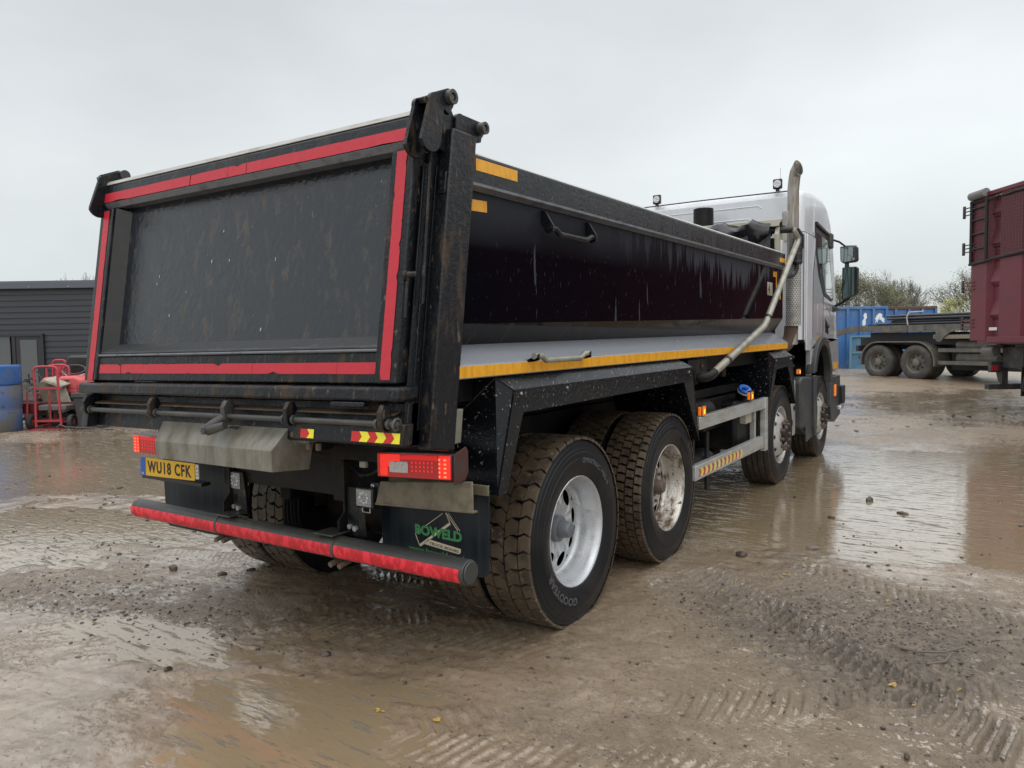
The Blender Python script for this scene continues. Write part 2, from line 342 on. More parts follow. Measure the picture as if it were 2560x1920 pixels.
def height(x, y):
    """mud height in metres; the water sheet lies at 0"""
    wx = x+.25*fbm(x, y, 1.1, 3, 5); wy = y+.25*fbm(x, y, 1.1, 3, 9)
    h = 0.010+0.020*fbm(x, y, .35, 3, 1)+0.010*fbm(x, y, 2.3, 4, 2)+.008*fbm(x, y, 8, 4, 6)
    dr = 0*x
    # puddles
    dr = np.maximum(dr, .018*blob(wx, wy, .85, -1.52, .75, .36, 12, .6))
    dr = np.maximum(dr, .025*blob(wx, wy, 2.5, 4.8, 2.2, 2.8, -28, .35))
    dr = np.maximum(dr, .020*blob(wx, wy, 5.2, 6.6, 2.4, 3.6, -30, .4))
    dr = np.maximum(dr, .026*blob(wx, wy, -7.2, 1.6, 4.2, 1.7, 22, .3))
    dr = np.maximum(dr, .016*blob(wx, wy, -3.3, -.55, 2.3, .78, 22, .45))
    dr = np.maximum(dr, .016*blob(wx, wy, -.55, -1.45, .8, .22, 12, .6))
    dr = np.maximum(dr, .024*blob(wx, wy, 0.2, 2.6, 1.0, 2.6, 0, .4))
    dr = np.maximum(dr, .030*blob(wx, wy, -3.6, 9, 3.0, 3.5, 20, .3))
    dr = np.maximum(dr, .024*blob(wx, wy, 3.4, 14.5, 5, 2.6, 33, .4))
    dep_ = (x-CAM.x)*BX.x+(y-CAM.y)*BX.y; lat_ = (x-CAM.x)*AX.x+(y-CAM.y)*AX.y
    h = h-dr+.020*ss(8.5, 11, dep_)*ss(-2, 1, lat_)
    clod = np.maximum(0, fbm(x, y, 7.0, 4, 21))**1.3
    rough = .25+.65*blob(wx, wy, 2.75, .65, .75, .75, 30, .6)+.5*blob(wx, wy, -1.3, -1.25, 1.5, .36, 12, .6)+.25*blob(wx, wy, .2, -.55, .9, .4, 0, .6)
    h = h+rough*(.016*clod+.005*fbm(x, y, 26, 3, 31))
    # drag streaks running across the yard
    q = (x*BX.x*.35+y*.94); st = .5+.5*fbm(x, y, .6, 2, 77); h = h+(.0035+.004*st)*fbm(x*.5, q*5.5, 2.2, 4, 41)
    for a in ((1.42, 1.02, 3.3, -.62, .56, .068, .042, 51), (2.0, -.55, 3.6, .62, .42, .07, .014, 52), (1.2, -1.35, 3.1, -.62, .40, .06, .005, 53),
              (-1.0, -.9, 1.2, -.35, .44, .058, .003, 54), (-2.9, -.62, .1, .05, .34, .05, .008, 55), (2.0, 1.5, 3.6, .9, .40, .065, .012, 56),
              (-3.2, -1.35, -.6, -1.55, .34, .075, .009, 57), (1.6, .2, 2.0, 1.9, .3, .055, .006, 58), (-6, 9, 8, 13, .5, .09, .02, 59)):
        d, w = track(x, y, *a); h = h+d+w*.003; rough = rough+w*a[6]*6
    # tyres press into the mud
    return h, rough
def ground_z(x, y):
    X = np.array([float(x)]); Y = np.array([float(y)]); h, _ = height(X, Y)
    lvl = float(rise(X, Y)[0]); return max(float(h[0]), 0.0)+lvl

def make_ground():
    # graded polar sheet round the standpoint: fine in the yard in front, coarse behind
    fine = np.linspace(R(88), R(162), 760); coarse = np.concatenate([np.linspace(R(162), R(448), 90)[1:-1]])
    th = np.concatenate([fine, coarse]); nth = len(th)
    r = [0.25]
    while r[-1] < 700:
        rr = r[-1]; st = max(.0, rr*(.0043 if 1.9 < rr < 9 else (.011 if rr < 30 else .05) if rr > 9 else .05)); r.append(rr+st)
    r = np.array(r); nr = len(r)
    T, RR = np.meshgrid(th, r); x = CAM.x+RR*np.cos(T); y = CAM.y+RR*np.sin(T)
    xf, yf = x.ravel(), y.ravel(); h, rough = height(xf, yf)
    fade = 1-ss(30, 80, RR.ravel()); z = h*fade+(1-fade)*.012+rise(xf, yf)
    co = np.empty((nr*nth+1, 3)); co[:-1, 0] = xf; co[:-1, 1] = yf; co[:-1, 2] = z; co[-1] = (CAM.x, CAM.y, .01)
    i = np.arange(nr-1)[:, None]*nth; j = np.arange(nth)[None, :]; j2 = (j+1) % nth
    q = np.stack([i+j, i+j2, i+nth+j2, i+nth+j], -1).reshape(-1, 4)
    me = bpy.data.meshes.new('ground'); nq = len(q); nt_ = nth
    me.vertices.add(len(co)); me.vertices.foreach_set('co', co.ravel())
    loops = np.concatenate([q.ravel(), np.stack([np.full(nth, nr*nth), (np.arange(nth)+1) % nth, np.arange(nth)], -1).ravel()])
    me.loops.add(len(loops)); me.loops.foreach_set('vertex_index', loops.astype(np.int32))
    me.polygons.add(nq+nt_); st = np.concatenate([np.arange(nq)*4, nq*4+np.arange(nt_)*3])
    me.polygons.foreach_set('loop_start', st.astype(np.int32)); me.polygons.foreach_set('use_smooth', np.ones(nq+nt_, bool)); me.update(calc_edges=True)
    a = me.attributes.new('grit', 'FLOAT', 'POINT'); a.data.foreach_set('value', np.append(np.clip((rough-.25)/.9, 0, 1), 0).astype(np.float32))
    a = me.attributes.new('hgt', 'FLOAT', 'POINT'); a.data.foreach_set('value', np.append(h, .01).astype(np.float32))
    o = bpy.data.objects.new('ground', me); COL.objects.link(o); WM[o] = Matrix(); tag(o, kind='structure')
    o['label'] = 'brown wet mud yard with tyre tracks and grit'
    m = bpy.data.materials.new('wet mud'); m.use_nodes = True; t = m.node_tree; b = t.nodes['Principled BSDF']; l = t.links.new
    g = N(t, 'ShaderNodeAttribute', attribute_name='grit'); hh = N(t, 'ShaderNodeAttribute', attribute_name='hgt')
    co_ = N(t, 'ShaderNodeTexCoord')
    def nse(sc, det=6, rg=.6, st=(1, 1, 1)):
        mpn = N(t, 'ShaderNodeMapping'); mpn.inputs['Scale'].default_value = st; mpn.inputs['Rotation'].default_value = (0, 0, R(20))
        n = N(t, 'ShaderNodeTexNoise'); n.inputs['Scale'].default_value = sc; n.inputs['Detail'].default_value = det; n.inputs['Roughness'].default_value = rg
        l(co_.outputs['Object'], mpn.inputs[0]); l(mpn.outputs[0], n.inputs['Vector']); return n.outputs[0]
    def mrg(src, a0, a1, b0, b1):
        n = N(t, 'ShaderNodeMapRange'); n.inputs['From Min'].default_value = a0; n.inputs['From Max'].default_value = a1; n.inputs['To Min'].default_value = b0; n.inputs['To Max'].default_value = b1; l(src, n.inputs[0]); return n.outputs[0]
    def mixc(f, A, B):
        n = N(t, 'ShaderNodeMix', data_type='RGBA'); l(f, n.inputs[0])
        for s_, c in (('A', A), ('B', B)):
            if isinstance(c, tuple): n.inputs[s_].default_value = (*c, 1)
            else: l(c, n.inputs[s_])
        return n.outputs['Result']
    def mth(op, a_, b_):
        n = N(t, 'ShaderNodeMath', operation=op)
        for i_, c in enumerate((a_, b_)):
            if isinstance(c, (int, float)): n.inputs[i_].default_value = c
            else: l(c, n.inputs[i_])
        return n.outputs[0]
    c1 = mixc(mrg(nse(1.3), .35, .65, 0, 1), (0.30, 0.222, 0.150), (0.21, 0.152, 0.098))
    c2 = mixc(mrg(nse(9, 8, .7), .5, .68, 0, .8), c1, (0.34, 0.27, 0.195))
    c3 = mixc(mrg(nse(38, 7, .75), .57, .64, 0, .8), c2, (0.055, 0.042, 0.030))
    gm = mth('MULTIPLY', g.outputs['Fac'], mrg(nse(22, 8, .75), .38, .55, .15, 1))
    c4 = mixc(gm, c3, (0.060, 0.044, 0.030))
    c5 = mixc(mrg(nse(16, 3, .5), .735, .755, 0, .8), c4, (0.42, 0.34, 0.21))
    l(c5, b.inputs['Base Color'])
    # a film of water fills the hollows of the fine relief; lumps stand out of it
    relief = mth('ADD', mth('MULTIPLY', nse(52, 7, .72, (1, 1.25, 1)), .55), mth('MULTIPLY', nse(15, 6, .65, (1, 2.2, 1)), .45))
    level = mth('ADD', mrg(hh.outputs['Fac'], -.002, .030, .60, .40), mth('SUBTRACT', mrg(nse(1.1, 5, .6), .35, .65, -.06, .09), mth('MULTIPLY', g.outputs['Fac'], .10)))
    hb = mth('MAXIMUM', relief, level)
    film = mrg(mth('SUBTRACT', relief, level), -.012, .02, 1, 0)
    rr_ = mrg(film, 0, 1, .30, .075); l(mth('ADD', rr_, mrg(nse(120, 3, .6), .3, .7, -.02, .05)), b.inputs['Roughness'])
    b.inputs['Specular IOR Level'].default_value = .5; b.inputs['IOR'].default_value = 1.75; l(mth('MULTIPLY', film, .7), b.inputs['Coat Weight']); b.inputs['Coat IOR'].default_value = 1.7; b.inputs['Coat Roughness'].default_value = .08
    bp = N(t, 'ShaderNodeBump'); bp.inputs['Distance'].default_value = .035; bp.inputs['Strength'].default_value = .9
    l(hb, bp.inputs['Height']); 
    bp2 = N(t, 'ShaderNodeBump'); bp2.inputs['Distance'].default_value = .004; bp2.inputs['Strength'].default_value = .6
    l(nse(95, 5, .65), bp2.inputs['Height']); l(bp.outputs[0], bp2.inputs['Normal']); l(bp2.outputs[0], b.inputs['Normal']); l(bp2.outputs[0], b.inputs['Coat Normal'])
    me.materials.append(m)
make_ground()

# puddle water: a level sheet that the mud rises through
def make_water():
    mb = MB(); n = 60
    th = np.linspace(0, 2*math.pi, 73)[:-1]; rs = np.concatenate([[.3], np.linspace(1, 12, 12), np.linspace(13, 34, 40)])
    vs = []
    for r_ in rs:
        for a in th:
            x = CAM.x+r_*math.cos(a); y = CAM.y+r_*math.sin(a); vs.append((x, y, float(rise(np.array([x]), np.array([y]))[0])))
    fs = [(i*72+j, i*72+(j+1) % 72, (i+1)*72+(j+1) % 72, (i+1)*72+j) for i in range(len(rs)-1) for j in range(72)]
    vs.append((CAM.x, CAM.y, 0)); fs += [(len(vs)-1, (j+1) % 72, j) for j in range(72)]
    mb.add(vs, fs)
    m = bpy.data.materials.new('murky water'); m.use_nodes = True; t = m.node_tree; b = t.nodes['Principled BSDF']; l = t.links.new
    co_ = N(t, 'ShaderNodeTexCoord')
    n1 = N(t, 'ShaderNodeTexNoise'); n1.inputs['Scale'].default_value = 1.7; n1.inputs['Detail'].default_value = 6; l(co_.outputs['Object'], n1.inputs['Vector'])
    mx = N(t, 'ShaderNodeMix', data_type='RGBA'); mx.inputs['A'].default_value = (.30, .222, .130, 1); mx.inputs['B'].default_value = (.215, .162, .100, 1); l(n1.outputs[0], mx.inputs[0]); l(mx.outputs['Result'], b.inputs['Base Color'])
    b.inputs['Roughness'].default_value = .035; b.inputs['IOR'].default_value = 1.8; b.inputs['Coat Weight'].default_value = .65; b.inputs['Coat IOR'].default_value = 1.8; b.inputs['Coat Roughness'].default_value = .03
    mp_ = N(t, 'ShaderNodeMapping'); mp_.inputs['Scale'].default_value = (1, 2.2, 1); mp_.inputs['Rotation'].default_value = (0, 0, R(25)); l(co_.outputs['Object'], mp_.inputs[0])
    n2 = N(t, 'ShaderNodeTexNoise'); n2.inputs['Scale'].default_value = 9; n2.inputs['Detail'].default_value = 5; l(mp_.outputs[0], n2.inputs['Vector'])
    # scum and drops: small matt flecks
    n3 = N(t, 'ShaderNodeTexNoise'); n3.inputs['Scale'].default_value = 30; n3.inputs['Detail'].default_value = 6; n3.inputs['Roughness'].default_value = .7; l(mp_.outputs[0], n3.inputs['Vector'])
    mr_ = N(t, 'ShaderNodeMapRange'); mr_.inputs['From Min'].default_value = .6; mr_.inputs['From Max'].default_value = .68; mr_.inputs['To Min'].default_value = .06; mr_.inputs['To Max'].default_value = .30; l(n3.outputs[0], mr_.inputs[0]); l(mr_.outputs[0], b.inputs['Roughness'])
    ad = N(t, 'ShaderNodeMath', operation='ADD'); l(n2.outputs[0], ad.inputs[0]); l(mr_.outputs[0], ad.inputs[1])
    m3_ = N(t, 'ShaderNodeMapping'); m3_.inputs['Scale'].default_value = (.5, 3.2, 1); m3_.inputs['Rotation'].default_value = (0, 0, R(-12)); l(co_.outputs['Object'], m3_.inputs[0])
    n4 = N(t, 'ShaderNodeTexNoise'); n4.inputs['Scale'].default_value = 7; n4.inputs['Detail'].default_value = 9; n4.inputs['Roughness'].default_value = .75; l(m3_.outputs[0], n4.inputs['Vector'])
    mr4 = N(t, 'ShaderNodeMapRange'); mr4.inputs['From Min'].default_value = .56; mr4.inputs['From Max'].default_value = .70; l(n4.outputs[0], mr4.inputs[0])
    b4 = N(t, 'ShaderNodeBump'); b4.inputs['Strength'].default_value = .8; b4.inputs['Distance'].default_value = .02; l(mr4.outputs[0], b4.inputs['Height'])
    bp = N(t, 'ShaderNodeBump'); l(b4.outputs[0], bp.inputs['Normal']); bp.inputs['Strength'].default_value = .22; bp.inputs['Distance'].default_value = .01; l(ad.outputs[0], bp.inputs['Height']); l(bp.outputs[0], b.inputs['Normal']); l(bp.outputs[0], b.inputs['Coat Normal'])
    o = obj('puddle_water', mb, m); tag(o, 'shallow muddy puddle water lying across the yard', kind='structure')
make_water()

# clods and grit scattered in bands
def rock(mb, x, y, z, r, rnd, flat=.6):
    base = [(0, 0, 1), (.894, 0, .447), (.276, .851, .447), (-.724, .526, .447), (-.724, -.526, .447), (.276, -.851, .447), (.724, .526, -.447), (-.276, .851, -.447), (-.894, 0, -.447), (-.276, -.851, -.447), (.724, -.526, -.447), (0, 0, -1)]
    fs = [(0, 1, 2), (0, 2, 3), (0, 3, 4), (0, 4, 5), (0, 5, 1), (1, 6, 2), (2, 7, 3), (3, 8, 4), (4, 9, 5), (5, 10, 1), (2, 6, 7), (3, 7, 8), (4, 8, 9), (5, 9, 10), (1, 10, 6), (11, 7, 6), (11, 8, 7), (11, 9, 8), (11, 10, 9), (11, 6, 10)]
    a = rnd.random()*6.28; sx = r*(.7+.8*rnd.random()); sy = r*(.6+.5*rnd.random()); sz = r*flat*(.6+.7*rnd.random()); c, s_ = math.cos(a), math.sin(a)
    vs = []
    for p in base:
        k = .75+.5*rnd.random(); px, py, pz = p[0]*sx*k, p[1]*sy*k, p[2]*sz*k
        vs.append((x+px*c-py*s_, y+px*s_+py*c, z+pz+sz*.35))
    mb.add(vs, fs)
clod_m = mat('wet clod', (0.052, 0.038, 0.026), .38, dirt=(.09, .07, .05), dscale=20, dthr=(.5, .7), bump=.4)
stone_m = mat('muddy stone', (0.13, 0.10, 0.075), .45, dirt=(.05, .04, .03), dscale=22, dthr=(.45, .65), bump=.4)
rnd = random.Random(3); mb = MB()
bands = [(2.75, .75, .62, .62, 3600, .0028), (-1.3, -1.2, 1.25, .34, 1700, .0034), (-2.6, -.5, 1.7, .55, 700, .0040), (2.1, .5, .8, .45, 1600, .0028), (.3, -.5, 1.0, .5, 500, .0036), (2.9, -.3, .8, .6, 600, .003), (2.2, 2.2, 1.0, .8, 260, .0045), (1.8, -1.0, 1.2, .5, 300, .0028), (-4.5, .6, 2.2, 1.0, 300, .008), (2.6, 4.6, 1.8, 2.2, 40, .007), (1.2, 12, 8, 3, 300, .014)]
for bx_, by_, sx_, sy_, n_, rr_ in bands:
    X = [rnd.gauss(bx_, sx_*.6) for _ in range(n_)]; Y = [rnd.gauss(by_, sy_*.6) for _ in range(n_)]
    hz, _ = height(np.array(X), np.array(Y)); rz_ = rise(np.array(X), np.array(Y))
    for i in range(n_):
        if abs(X[i]) < 1.3 and X[i] > 1.0-.34 and -.7 < Y[i] < 8: continue
        rock(mb, X[i], Y[i], max(hz[i], -.002)+rz_[i]-.001, rr_*(.5+rnd.random()**5*3.2), rnd)
o = obj('mud_crumbs', mb, clod_m, smooth=False); tag(o, 'small dark clods and grit strewn over the wet mud', kind='stuff')
# ================================================================== the tipper truck
truck = thing('tipper_truck', 'black bodied four-axle tipper truck with silver cab standing on wet mud', 'truck', (0, 3.4, 0))
def T(z): return -1.216+.150*(z-2.482)
def TG(x, o, z):     # tailgate frame: raked, with its foot a little out of level
    return (x, T(z)+o, z+0.012*x*max(0, min(1, 1-(z-1.3)/1.1)))
BL = .0085
def sl(y): return BL*(y+.9)

# --- tipping body shell
body = obj('body_floor', MB().box(-1.10, 1.10, -1.0, 4.62, 1.28, 1.40), dull_black, truck)
def side(sgn):
    X = lambda x: x*sgn
    def ends(prof0, prof1, name, m, par, bev=.0, thick=.02, y0=-1.0, y1=4.66):
        mb_ = MB(); n = len(prof0)
        v = [(X(p[0]), y0, p[1]) for p in prof0]+[(X(p[0]), y1, p[1]) for p in prof1]
        mb_.add(v, [tuple(range(n)), tuple(range(2*n-1, n-1, -1))]+[(i, (i+1) % n, (i+1) % n+n, i+n) for i in range(n)])
        return obj(name, mb_, m, par, bevel=bev)
    sp = ends([(1.195, 1.625), (1.195, 2.235), (1.14, 2.235), (1.14, 1.625)], [(1.195, 1.735), (1.195, 2.29), (1.14, 2.29), (1.14, 1.735)], 'side_panel', skin_m, truck)
    ends([(1.197, 1.625), (1.105, 1.533), (1.05, 1.533), (1.14, 1.625)], [(1.197, 1.735), (1.105, 1.59), (1.05, 1.59), (1.14, 1.735)], 'chamfer', gloss, sp, y1=4.655)
    ends([(1.103, 1.533), (1.25, 1.4475), (1.25, 1.392), (1.05, 1.392), (1.05, 1.53)], [(1.103, 1.588), (1.25, 1.476), (1.25, 1.412), (1.05, 1.412), (1.05, 1.585)], 'lower_rail', grey_ledge, truck, .004, y0=-1.095)
    ends([(1.252, 1.4455), (1.252, 1.397), (1.2505, 1.397), (1.2505, 1.4455)], [(1.252, 1.474), (1.252, 1.417), (1.2505, 1.417), (1.2505, 1.474)], 'reflective_tape', tape_yel, truck, y0=-1.093, y1=4.64)
    tr = ends([(1.24, 2.21), (1.24, 2.335), (1.215, 2.351), (1.13, 2.351), (1.10, 2.21), (1.19, 2.19)], [(1.24, 2.262), (1.24, 2.398), (1.215, 2.418), (1.13, 2.418), (1.10, 2.26), (1.19, 2.245)], 'top_rail', black, truck, .008, y1=4.57)
    ends([(1.242, 2.208), (1.242, 2.220), (1.205, 2.20), (1.205, 2.194)], [(1.242, 2.257), (1.242, 2.270), (1.205, 2.246), (1.205, 2.240)], 'rail_lip', worn_grey if sgn > 0 else black, tr, y1=4.56)
    ends([(1.236, 2.3385), (1.213, 2.3535), (1.145, 2.3535), (1.145, 2.3515), (1.213, 2.3515)], [(1.236, 2.4015), (1.213, 2.4205), (1.145, 2.4205), (1.145, 2.4185), (1.213, 2.4185)], 'worn_edge', bare, tr, y1=4.568)
    if sgn > 0:
        z0 = lambda y, z: z+.0115*(y+.62)
        def tapeq(name, x, pts, par=tr):
            obj(name, MB().prism([(a, b) for a, b in pts], x, x+.0015), tape_yel, par)
        tapeq('amber_tape', 1.2405, [(-.94, 2.322), (-.615, 2.327), (-.615, 2.277), (-.94, 2.272)])
        tapeq('amber_tape', 1.1955, [(-.97, 2.157), (-.80, 2.166), (-.80, 2.117), (-.97, 2.108)], sp)
        tapeq('amber_tape', 1.2405, [(4.33, 2.345), (4.55, 2.35), (4.55, 2.305), (4.33, 2.30)])
        tapeq('amber_tape', 1.1955, [(4.25, 2.20), (4.40, 2.21), (4.40, 2.02), (4.56, 2.02), (4.56, 1.93), (4.52, 1.93), (4.52, 2.0), (4.36, 2.0), (4.36, 2.15), (4.25, 2.15)], sp)
        st_ = obj('sticker', MB().box(1.1955, 1.197, 4.02, 4.22, 1.955, 2.085), cream, sp)
        v, f, w = text('4', .09, .02); obj('print', MB().add([(1.1978, 4.05+a, 1.972+b) for a, b, c in v], f), ink, st_)
side(1); side(-1)
# headboard, cab shield and inside faces
hb = obj('headboard', MB().box(-1.12, 1.12, 4.60, 4.66, 1.30, 2.58), dull_black, truck)
mbx = MB().prism([(4.60, 2.775), (4.86, 2.80), (4.86, 2.71), (4.835, 2.71), (4.835, 2.765), (4.62, 2.745), (4.60, 2.70)], -1.17, 1.17)
obj('cab_shield', mbx, cream, truck, bevel=.004)
obj('shield_bracket', MB().prism([(4.68, 2.86), (4.90, 2.90), (4.90, 2.80), (4.84, 2.72), (4.70, 2.72)], 1.175, 1.195), alu, truck)
obj('shield_post', MB().prism([(4.62, 2.40), (4.78, 2.40), (4.80, 2.62), (4.66, 2.70), (4.60, 2.62)], 1.12, 1.16), cream, truck)
obj('cable_box', MB().box(1.161, 1.185, 4.66, 4.74, 2.40, 2.56), white_pl, truck, bevel=.006)
# rolled cover sheet
mb_ = MB(); n_ = 40; k_ = 12; rng = random.Random(5)
for i in range(n_+1):
    x = -1.12+2.2*i/n_; r_ = .062+.022*math.sin(i*.9)+.018*rng.random()+(.02 if .55 < x < .95 else 0)
    for j in range(k_):
        a = 2*math.pi*j/k_; rr = r_*(1+.25*math.sin(3*a+i*.7))
        dz = -.06 if math.sin(a) < -.5 else 0
        mb_.v.append((x, 4.60+rr*math.cos(a)*1.2, 2.665+rr*math.sin(a)+dz*(1+.8*math.sin(i*.6))))
for i in range(n_):
    for j in range(k_):
        a = i*k_+j; b_ = i*k_+(j+1) % k_; mb_.f.append((a, b_, b_+k_, a+k_)); mb_.mi.append(0)
tarp = obj('cover_sheet', mb_, tarp_m, truck, ang=70)
sag = MB(); cols = 36; rows = 10
for i in range(cols+1):
    for j in range(rows+1):
        x = -1.1+2.2*i/cols; v = j/rows
        sag.v.append((x, 4.55-.02*v+.028*math.sin(i*1.15+v*3.0+1.3*math.sin(i*.33)), 2.66-v*.28-.02*math.sin(i*.5)))
for i in range(cols):
    for j in range(rows):
        a = i*(rows+1)+j; sag.f.append((a, a+1, a+rows+2, a+rows+1)); sag.mi.append(0)
obj('fold', sag, tarp_m, tarp, ang=80)
obj('sheet_tube', MB().cyl((1.02, 4.68, 2.672), (1.285, 4.70, 2.665), .036, 20), blackp, truck, bevel=.003)
# sheeting arm
def bez(pts, n=8):
    P = [Vector(p) for p in pts]; out = [P[0]]
    for i in range(1, len(P)-1):
        a = P[i]+(P[i-1]-P[i]).normalized()*.09; c = P[i]+(P[i+1]-P[i]).normalized()*.09
        for k in range(n+1):
            t = k/n; out.append(a*(1-t)**2+P[i]*2*t*(1-t)+c*t*t)
    out.append(P[-1]); return [tuple(p) for p in out]
arm = obj('sheeting_arm', MB().tube(bez([(1.30, 1.98, 1.262), (1.30, 3.52, 1.645), (1.30, 4.90, 2.585), (1.28, 4.72, 2.665)]), .030, 16), arm_m, truck)
obj('collar', MB().cyl((1.30, 2.36, 1.357), (1.30, 2.40, 1.367), .033, 16), black, arm)
obj('collar', MB().cyl((1.30, 3.62, 1.712), (1.30, 3.65, 1.733), .033, 16), black, arm)
obj('arm_elbow', MB().tube(bez([(1.12, 1.93, 1.245), (1.30, 1.93, 1.245), (1.30, 2.05, 1.28)]), .036, 16), chassis_m, arm)
obj('arm_pivot', MB().cyl((1.05, 1.91, 1.245), (1.19, 1.91, 1.245), .065, 24).cyl((1.19, 1.91, 1.245), (1.215, 1.91, 1.245), .05, 8), chassis_m, arm, bevel=.004)
pb = obj('pivot_box', MB().box(1.02, 1.20, 1.78, 2.20, 1.27, 1.388), black_rust, truck, bevel=.01)
obj('bolt', MB().cyl((1.2, 2.05, 1.33), (1.212, 2.05, 1.33), .012, 6), nutm, pb)
# grab handles
def grab(y0, y1, z, x0, dz, xo, lower=False):
    g_ = None
    for yy in (y0, y1):
        mbk = MB().prism([(x0, z+dz), (x0+xo*.55, z+dz*.9), (x0+xo+.02, z+.012), (x0+xo+.02, z-.02), (x0+xo-.02, z-.028), (x0, z+dz*.25)], yy, yy+.012, axis='y')
        g_ = obj('grab_bracket', mbk, black_rust, truck, bevel=.002)
    P = [(x0+xo, y0-.01, z), (x0+xo, y0+.06, z), (x0+xo, y0+.10, z-.022), (x0+xo, y1-.08, z-.022), (x0+xo, y1-.03, z), (x0+xo, y1+.02, z)]
    obj('grip', MB().tube(P, .0145, 14), arm_m if lower else black_rust, g_)
grab(-.34, .13, 2.10, 1.20, .09, .05)
grab(-.56, -.03, 1.475, 1.20, -.03, .09, True)

# --- corner posts with hinges
def post(s):
    xx = lambda x: x*s if s > 0 else -(x-.052)
    pts = lambda xa, xb, ya, yb, za, zb: None
    def slab(name, xa, xb, oa, ob, za, zb, m, par, bev=.006, za2=None):
        mb_ = MB(); z2 = za if za2 is None else za2
        v = []
        for (z_l) in ('b', 't'):
            for (x, o_) in ((xa, oa), (xb, oa), (xb, ob), (xa, ob)):
                z = (za if o_ == oa else z2) if z_l == 'b' else zb
                v.append((xx(x), T(z)+o_, z))
        mb_.hexa(v); return obj(name, mb_, m, par, bevel=bev)
    p = slab('corner_post', 1.183, 1.25 if s > 0 else 1.30, .125, .29, 1.125, 2.412, black_rust, truck, .010, 1.10)
    slab('post_flange', 1.165, 1.185, .075, .26, 1.14, 2.41, black_rust, p, .003)
    slab('channel', 1.172, 1.179, .045, .076, 1.16, 2.26, black, p, .001)
    slab('rib', 1.187, 1.191, .108, .127, 1.2, 2.26, black_rust, p, .001)
    slab('lock_plate', 1.196, 1.235, .118, .126, 2.145, 2.235, black_rust, p, .004)
    mbh = MB()
    for zz in (2.165, 2.19, 2.215): mbh.cyl((xx(1.215), T(zz)+.1155, zz), (xx(1.215), T(zz)+.119, zz), .009 if zz == 2.19 else .004, 12)
    obj('lock_hole', mbh, ink, p)
    slab('foot_plate', 1.19, 1.247, .29, .33, 1.13, 1.27, galv, p, .003)
    # hinge cheeks: rounded link plates
    def cheek(name, pts_yz, x0, x1, m=black_rust):
        return obj(name, MB().prism(pts_yz, xx(x0), xx(x1)), m, p, bevel=.003)
    lobe = arc(-1.232, 2.352, .062, 200, 350, 10)+arc(-1.165, 2.475, .018, -20, 0, 2)+[(-1.115, 2.46), (-1.085, 2.50)]+arc(-1.112, 2.528, .036, 0, 120, 8)+arc(-1.20, 2.492, .035, 100, 190, 6)
    cheek('hinge_plate', lobe, 1.222, 1.240)
    lobe2 = [(a-.03, b-.02) for a, b in lobe]
    cheek('hinge_plate', lobe2, 1.168, 1.185)
    cheek('hinge_cap', [(-1.25, 2.50), (-1.12, 2.545), (-1.10, 2.53), (-1.24, 2.478)], 1.186, 1.221)
    web = [(-1.10, 2.545), (-1.02, 2.43), (-.995, 2.40), (-1.09, 2.30), (-1.15, 2.33), (-1.16, 2.50)]
    cheek('hinge_web', web, 1.196, 1.214)
    ear = arc(-1.02, 2.455, .035, 70, 185, 7)+[(-1.06, 2.40), (-.88, 2.40)]+arc(-.892, 2.452, .036, -60, 75, 8)
    cheek('hinge_ear', ear, 1.205, 1.228)
    cheek('hinge_ear', ear, 1.165, 1.182)
    for (yy, zz, r_) in ((-1.112, 2.528, .030), (-.89, 2.455, .026)):
        q = obj('hinge_pin', MB().lathe([(xx(1.16), 0.001), (xx(1.16), r_), (xx(1.262), r_), (xx(1.262), r_*.55), (xx(1.248), r_*.5), (xx(1.248), .001)], 24, c=(0, yy, zz)), bar_m, p)
        obj('pin_bolt', MB().cyl((xx(1.247), yy, zz), (xx(1.256), yy, zz), r_*.38, 6), nutm, q)
    obj('post_bolt', MB().cyl((xx(1.19), T(2.37)+.125, 2.37), (xx(1.19), T(2.37)+.09, 2.37), .018, 8), nutm, p)
post(1); post(-1)

# --- tailgate
xl, xr = -1.147, 1.160
tg = obj('tailgate', MB().box(-1.03, 1.042, .085, .12, 1.50, 2.34, fn=TG), tail_panel, truck)
mb_ = MB().box(xl, xr, 0, .12, 2.352, 2.452, fn=TG); obj('top_beam', mb_, black, tg, bevel=.012, seg=3)
obj('beam_lip', MB().prism([(-.001, 2.351), (.022, 2.322), (.12, 2.322), (.12, 2.351)], xl+.004, xr-.004, fn=TG), worn_grey, tg, bevel=.002)
obj('worn_rim', MB().prism([(-.001, 2.4525), (.118, 2.4525), (.11, 2.474), (.006, 2.474)], xl+.015, xr-.012, fn=TG), bare, tg, bevel=.003)
for x0, x1 in ((xl, -1.028), (1.040, xr)):
    obj('side_frame', MB().box(x0, x1, .0, .12, 1.375, 2.318, fn=TG), black_rust if x0 > 0 else black, tg, bevel=.008, seg=3)
    xi = -1.028 if x0 < 0 else 1.040; xo = xi+(.055 if x0 < 0 else -.055)
    obj('reveal', MB().add([(xi, .02, 1.52), (xi, .02, 2.32), (xo, .084, 2.30), (xo, .084, 1.55)], [(0, 1, 2, 3)], fn=TG).add([(xi, .10, 1.52), (xi, .10, 2.32), (xo, .10, 2.30), (xo, .10, 1.55)], [(0, 1, 2, 3)], fn=TG), mat('gloss black reveal', (.004, .004, .004), .25, spec=.4, dirt=(.02, .014, .008), dscale=7, dthr=(.5, .7)), tg)
obj('weld_bead', MB().tube([TG(-.985, .078, 1.58), TG(-.985, .078, 1.9), TG(-.985, .078, 2.31)], .004, 6), black_rust, tg)
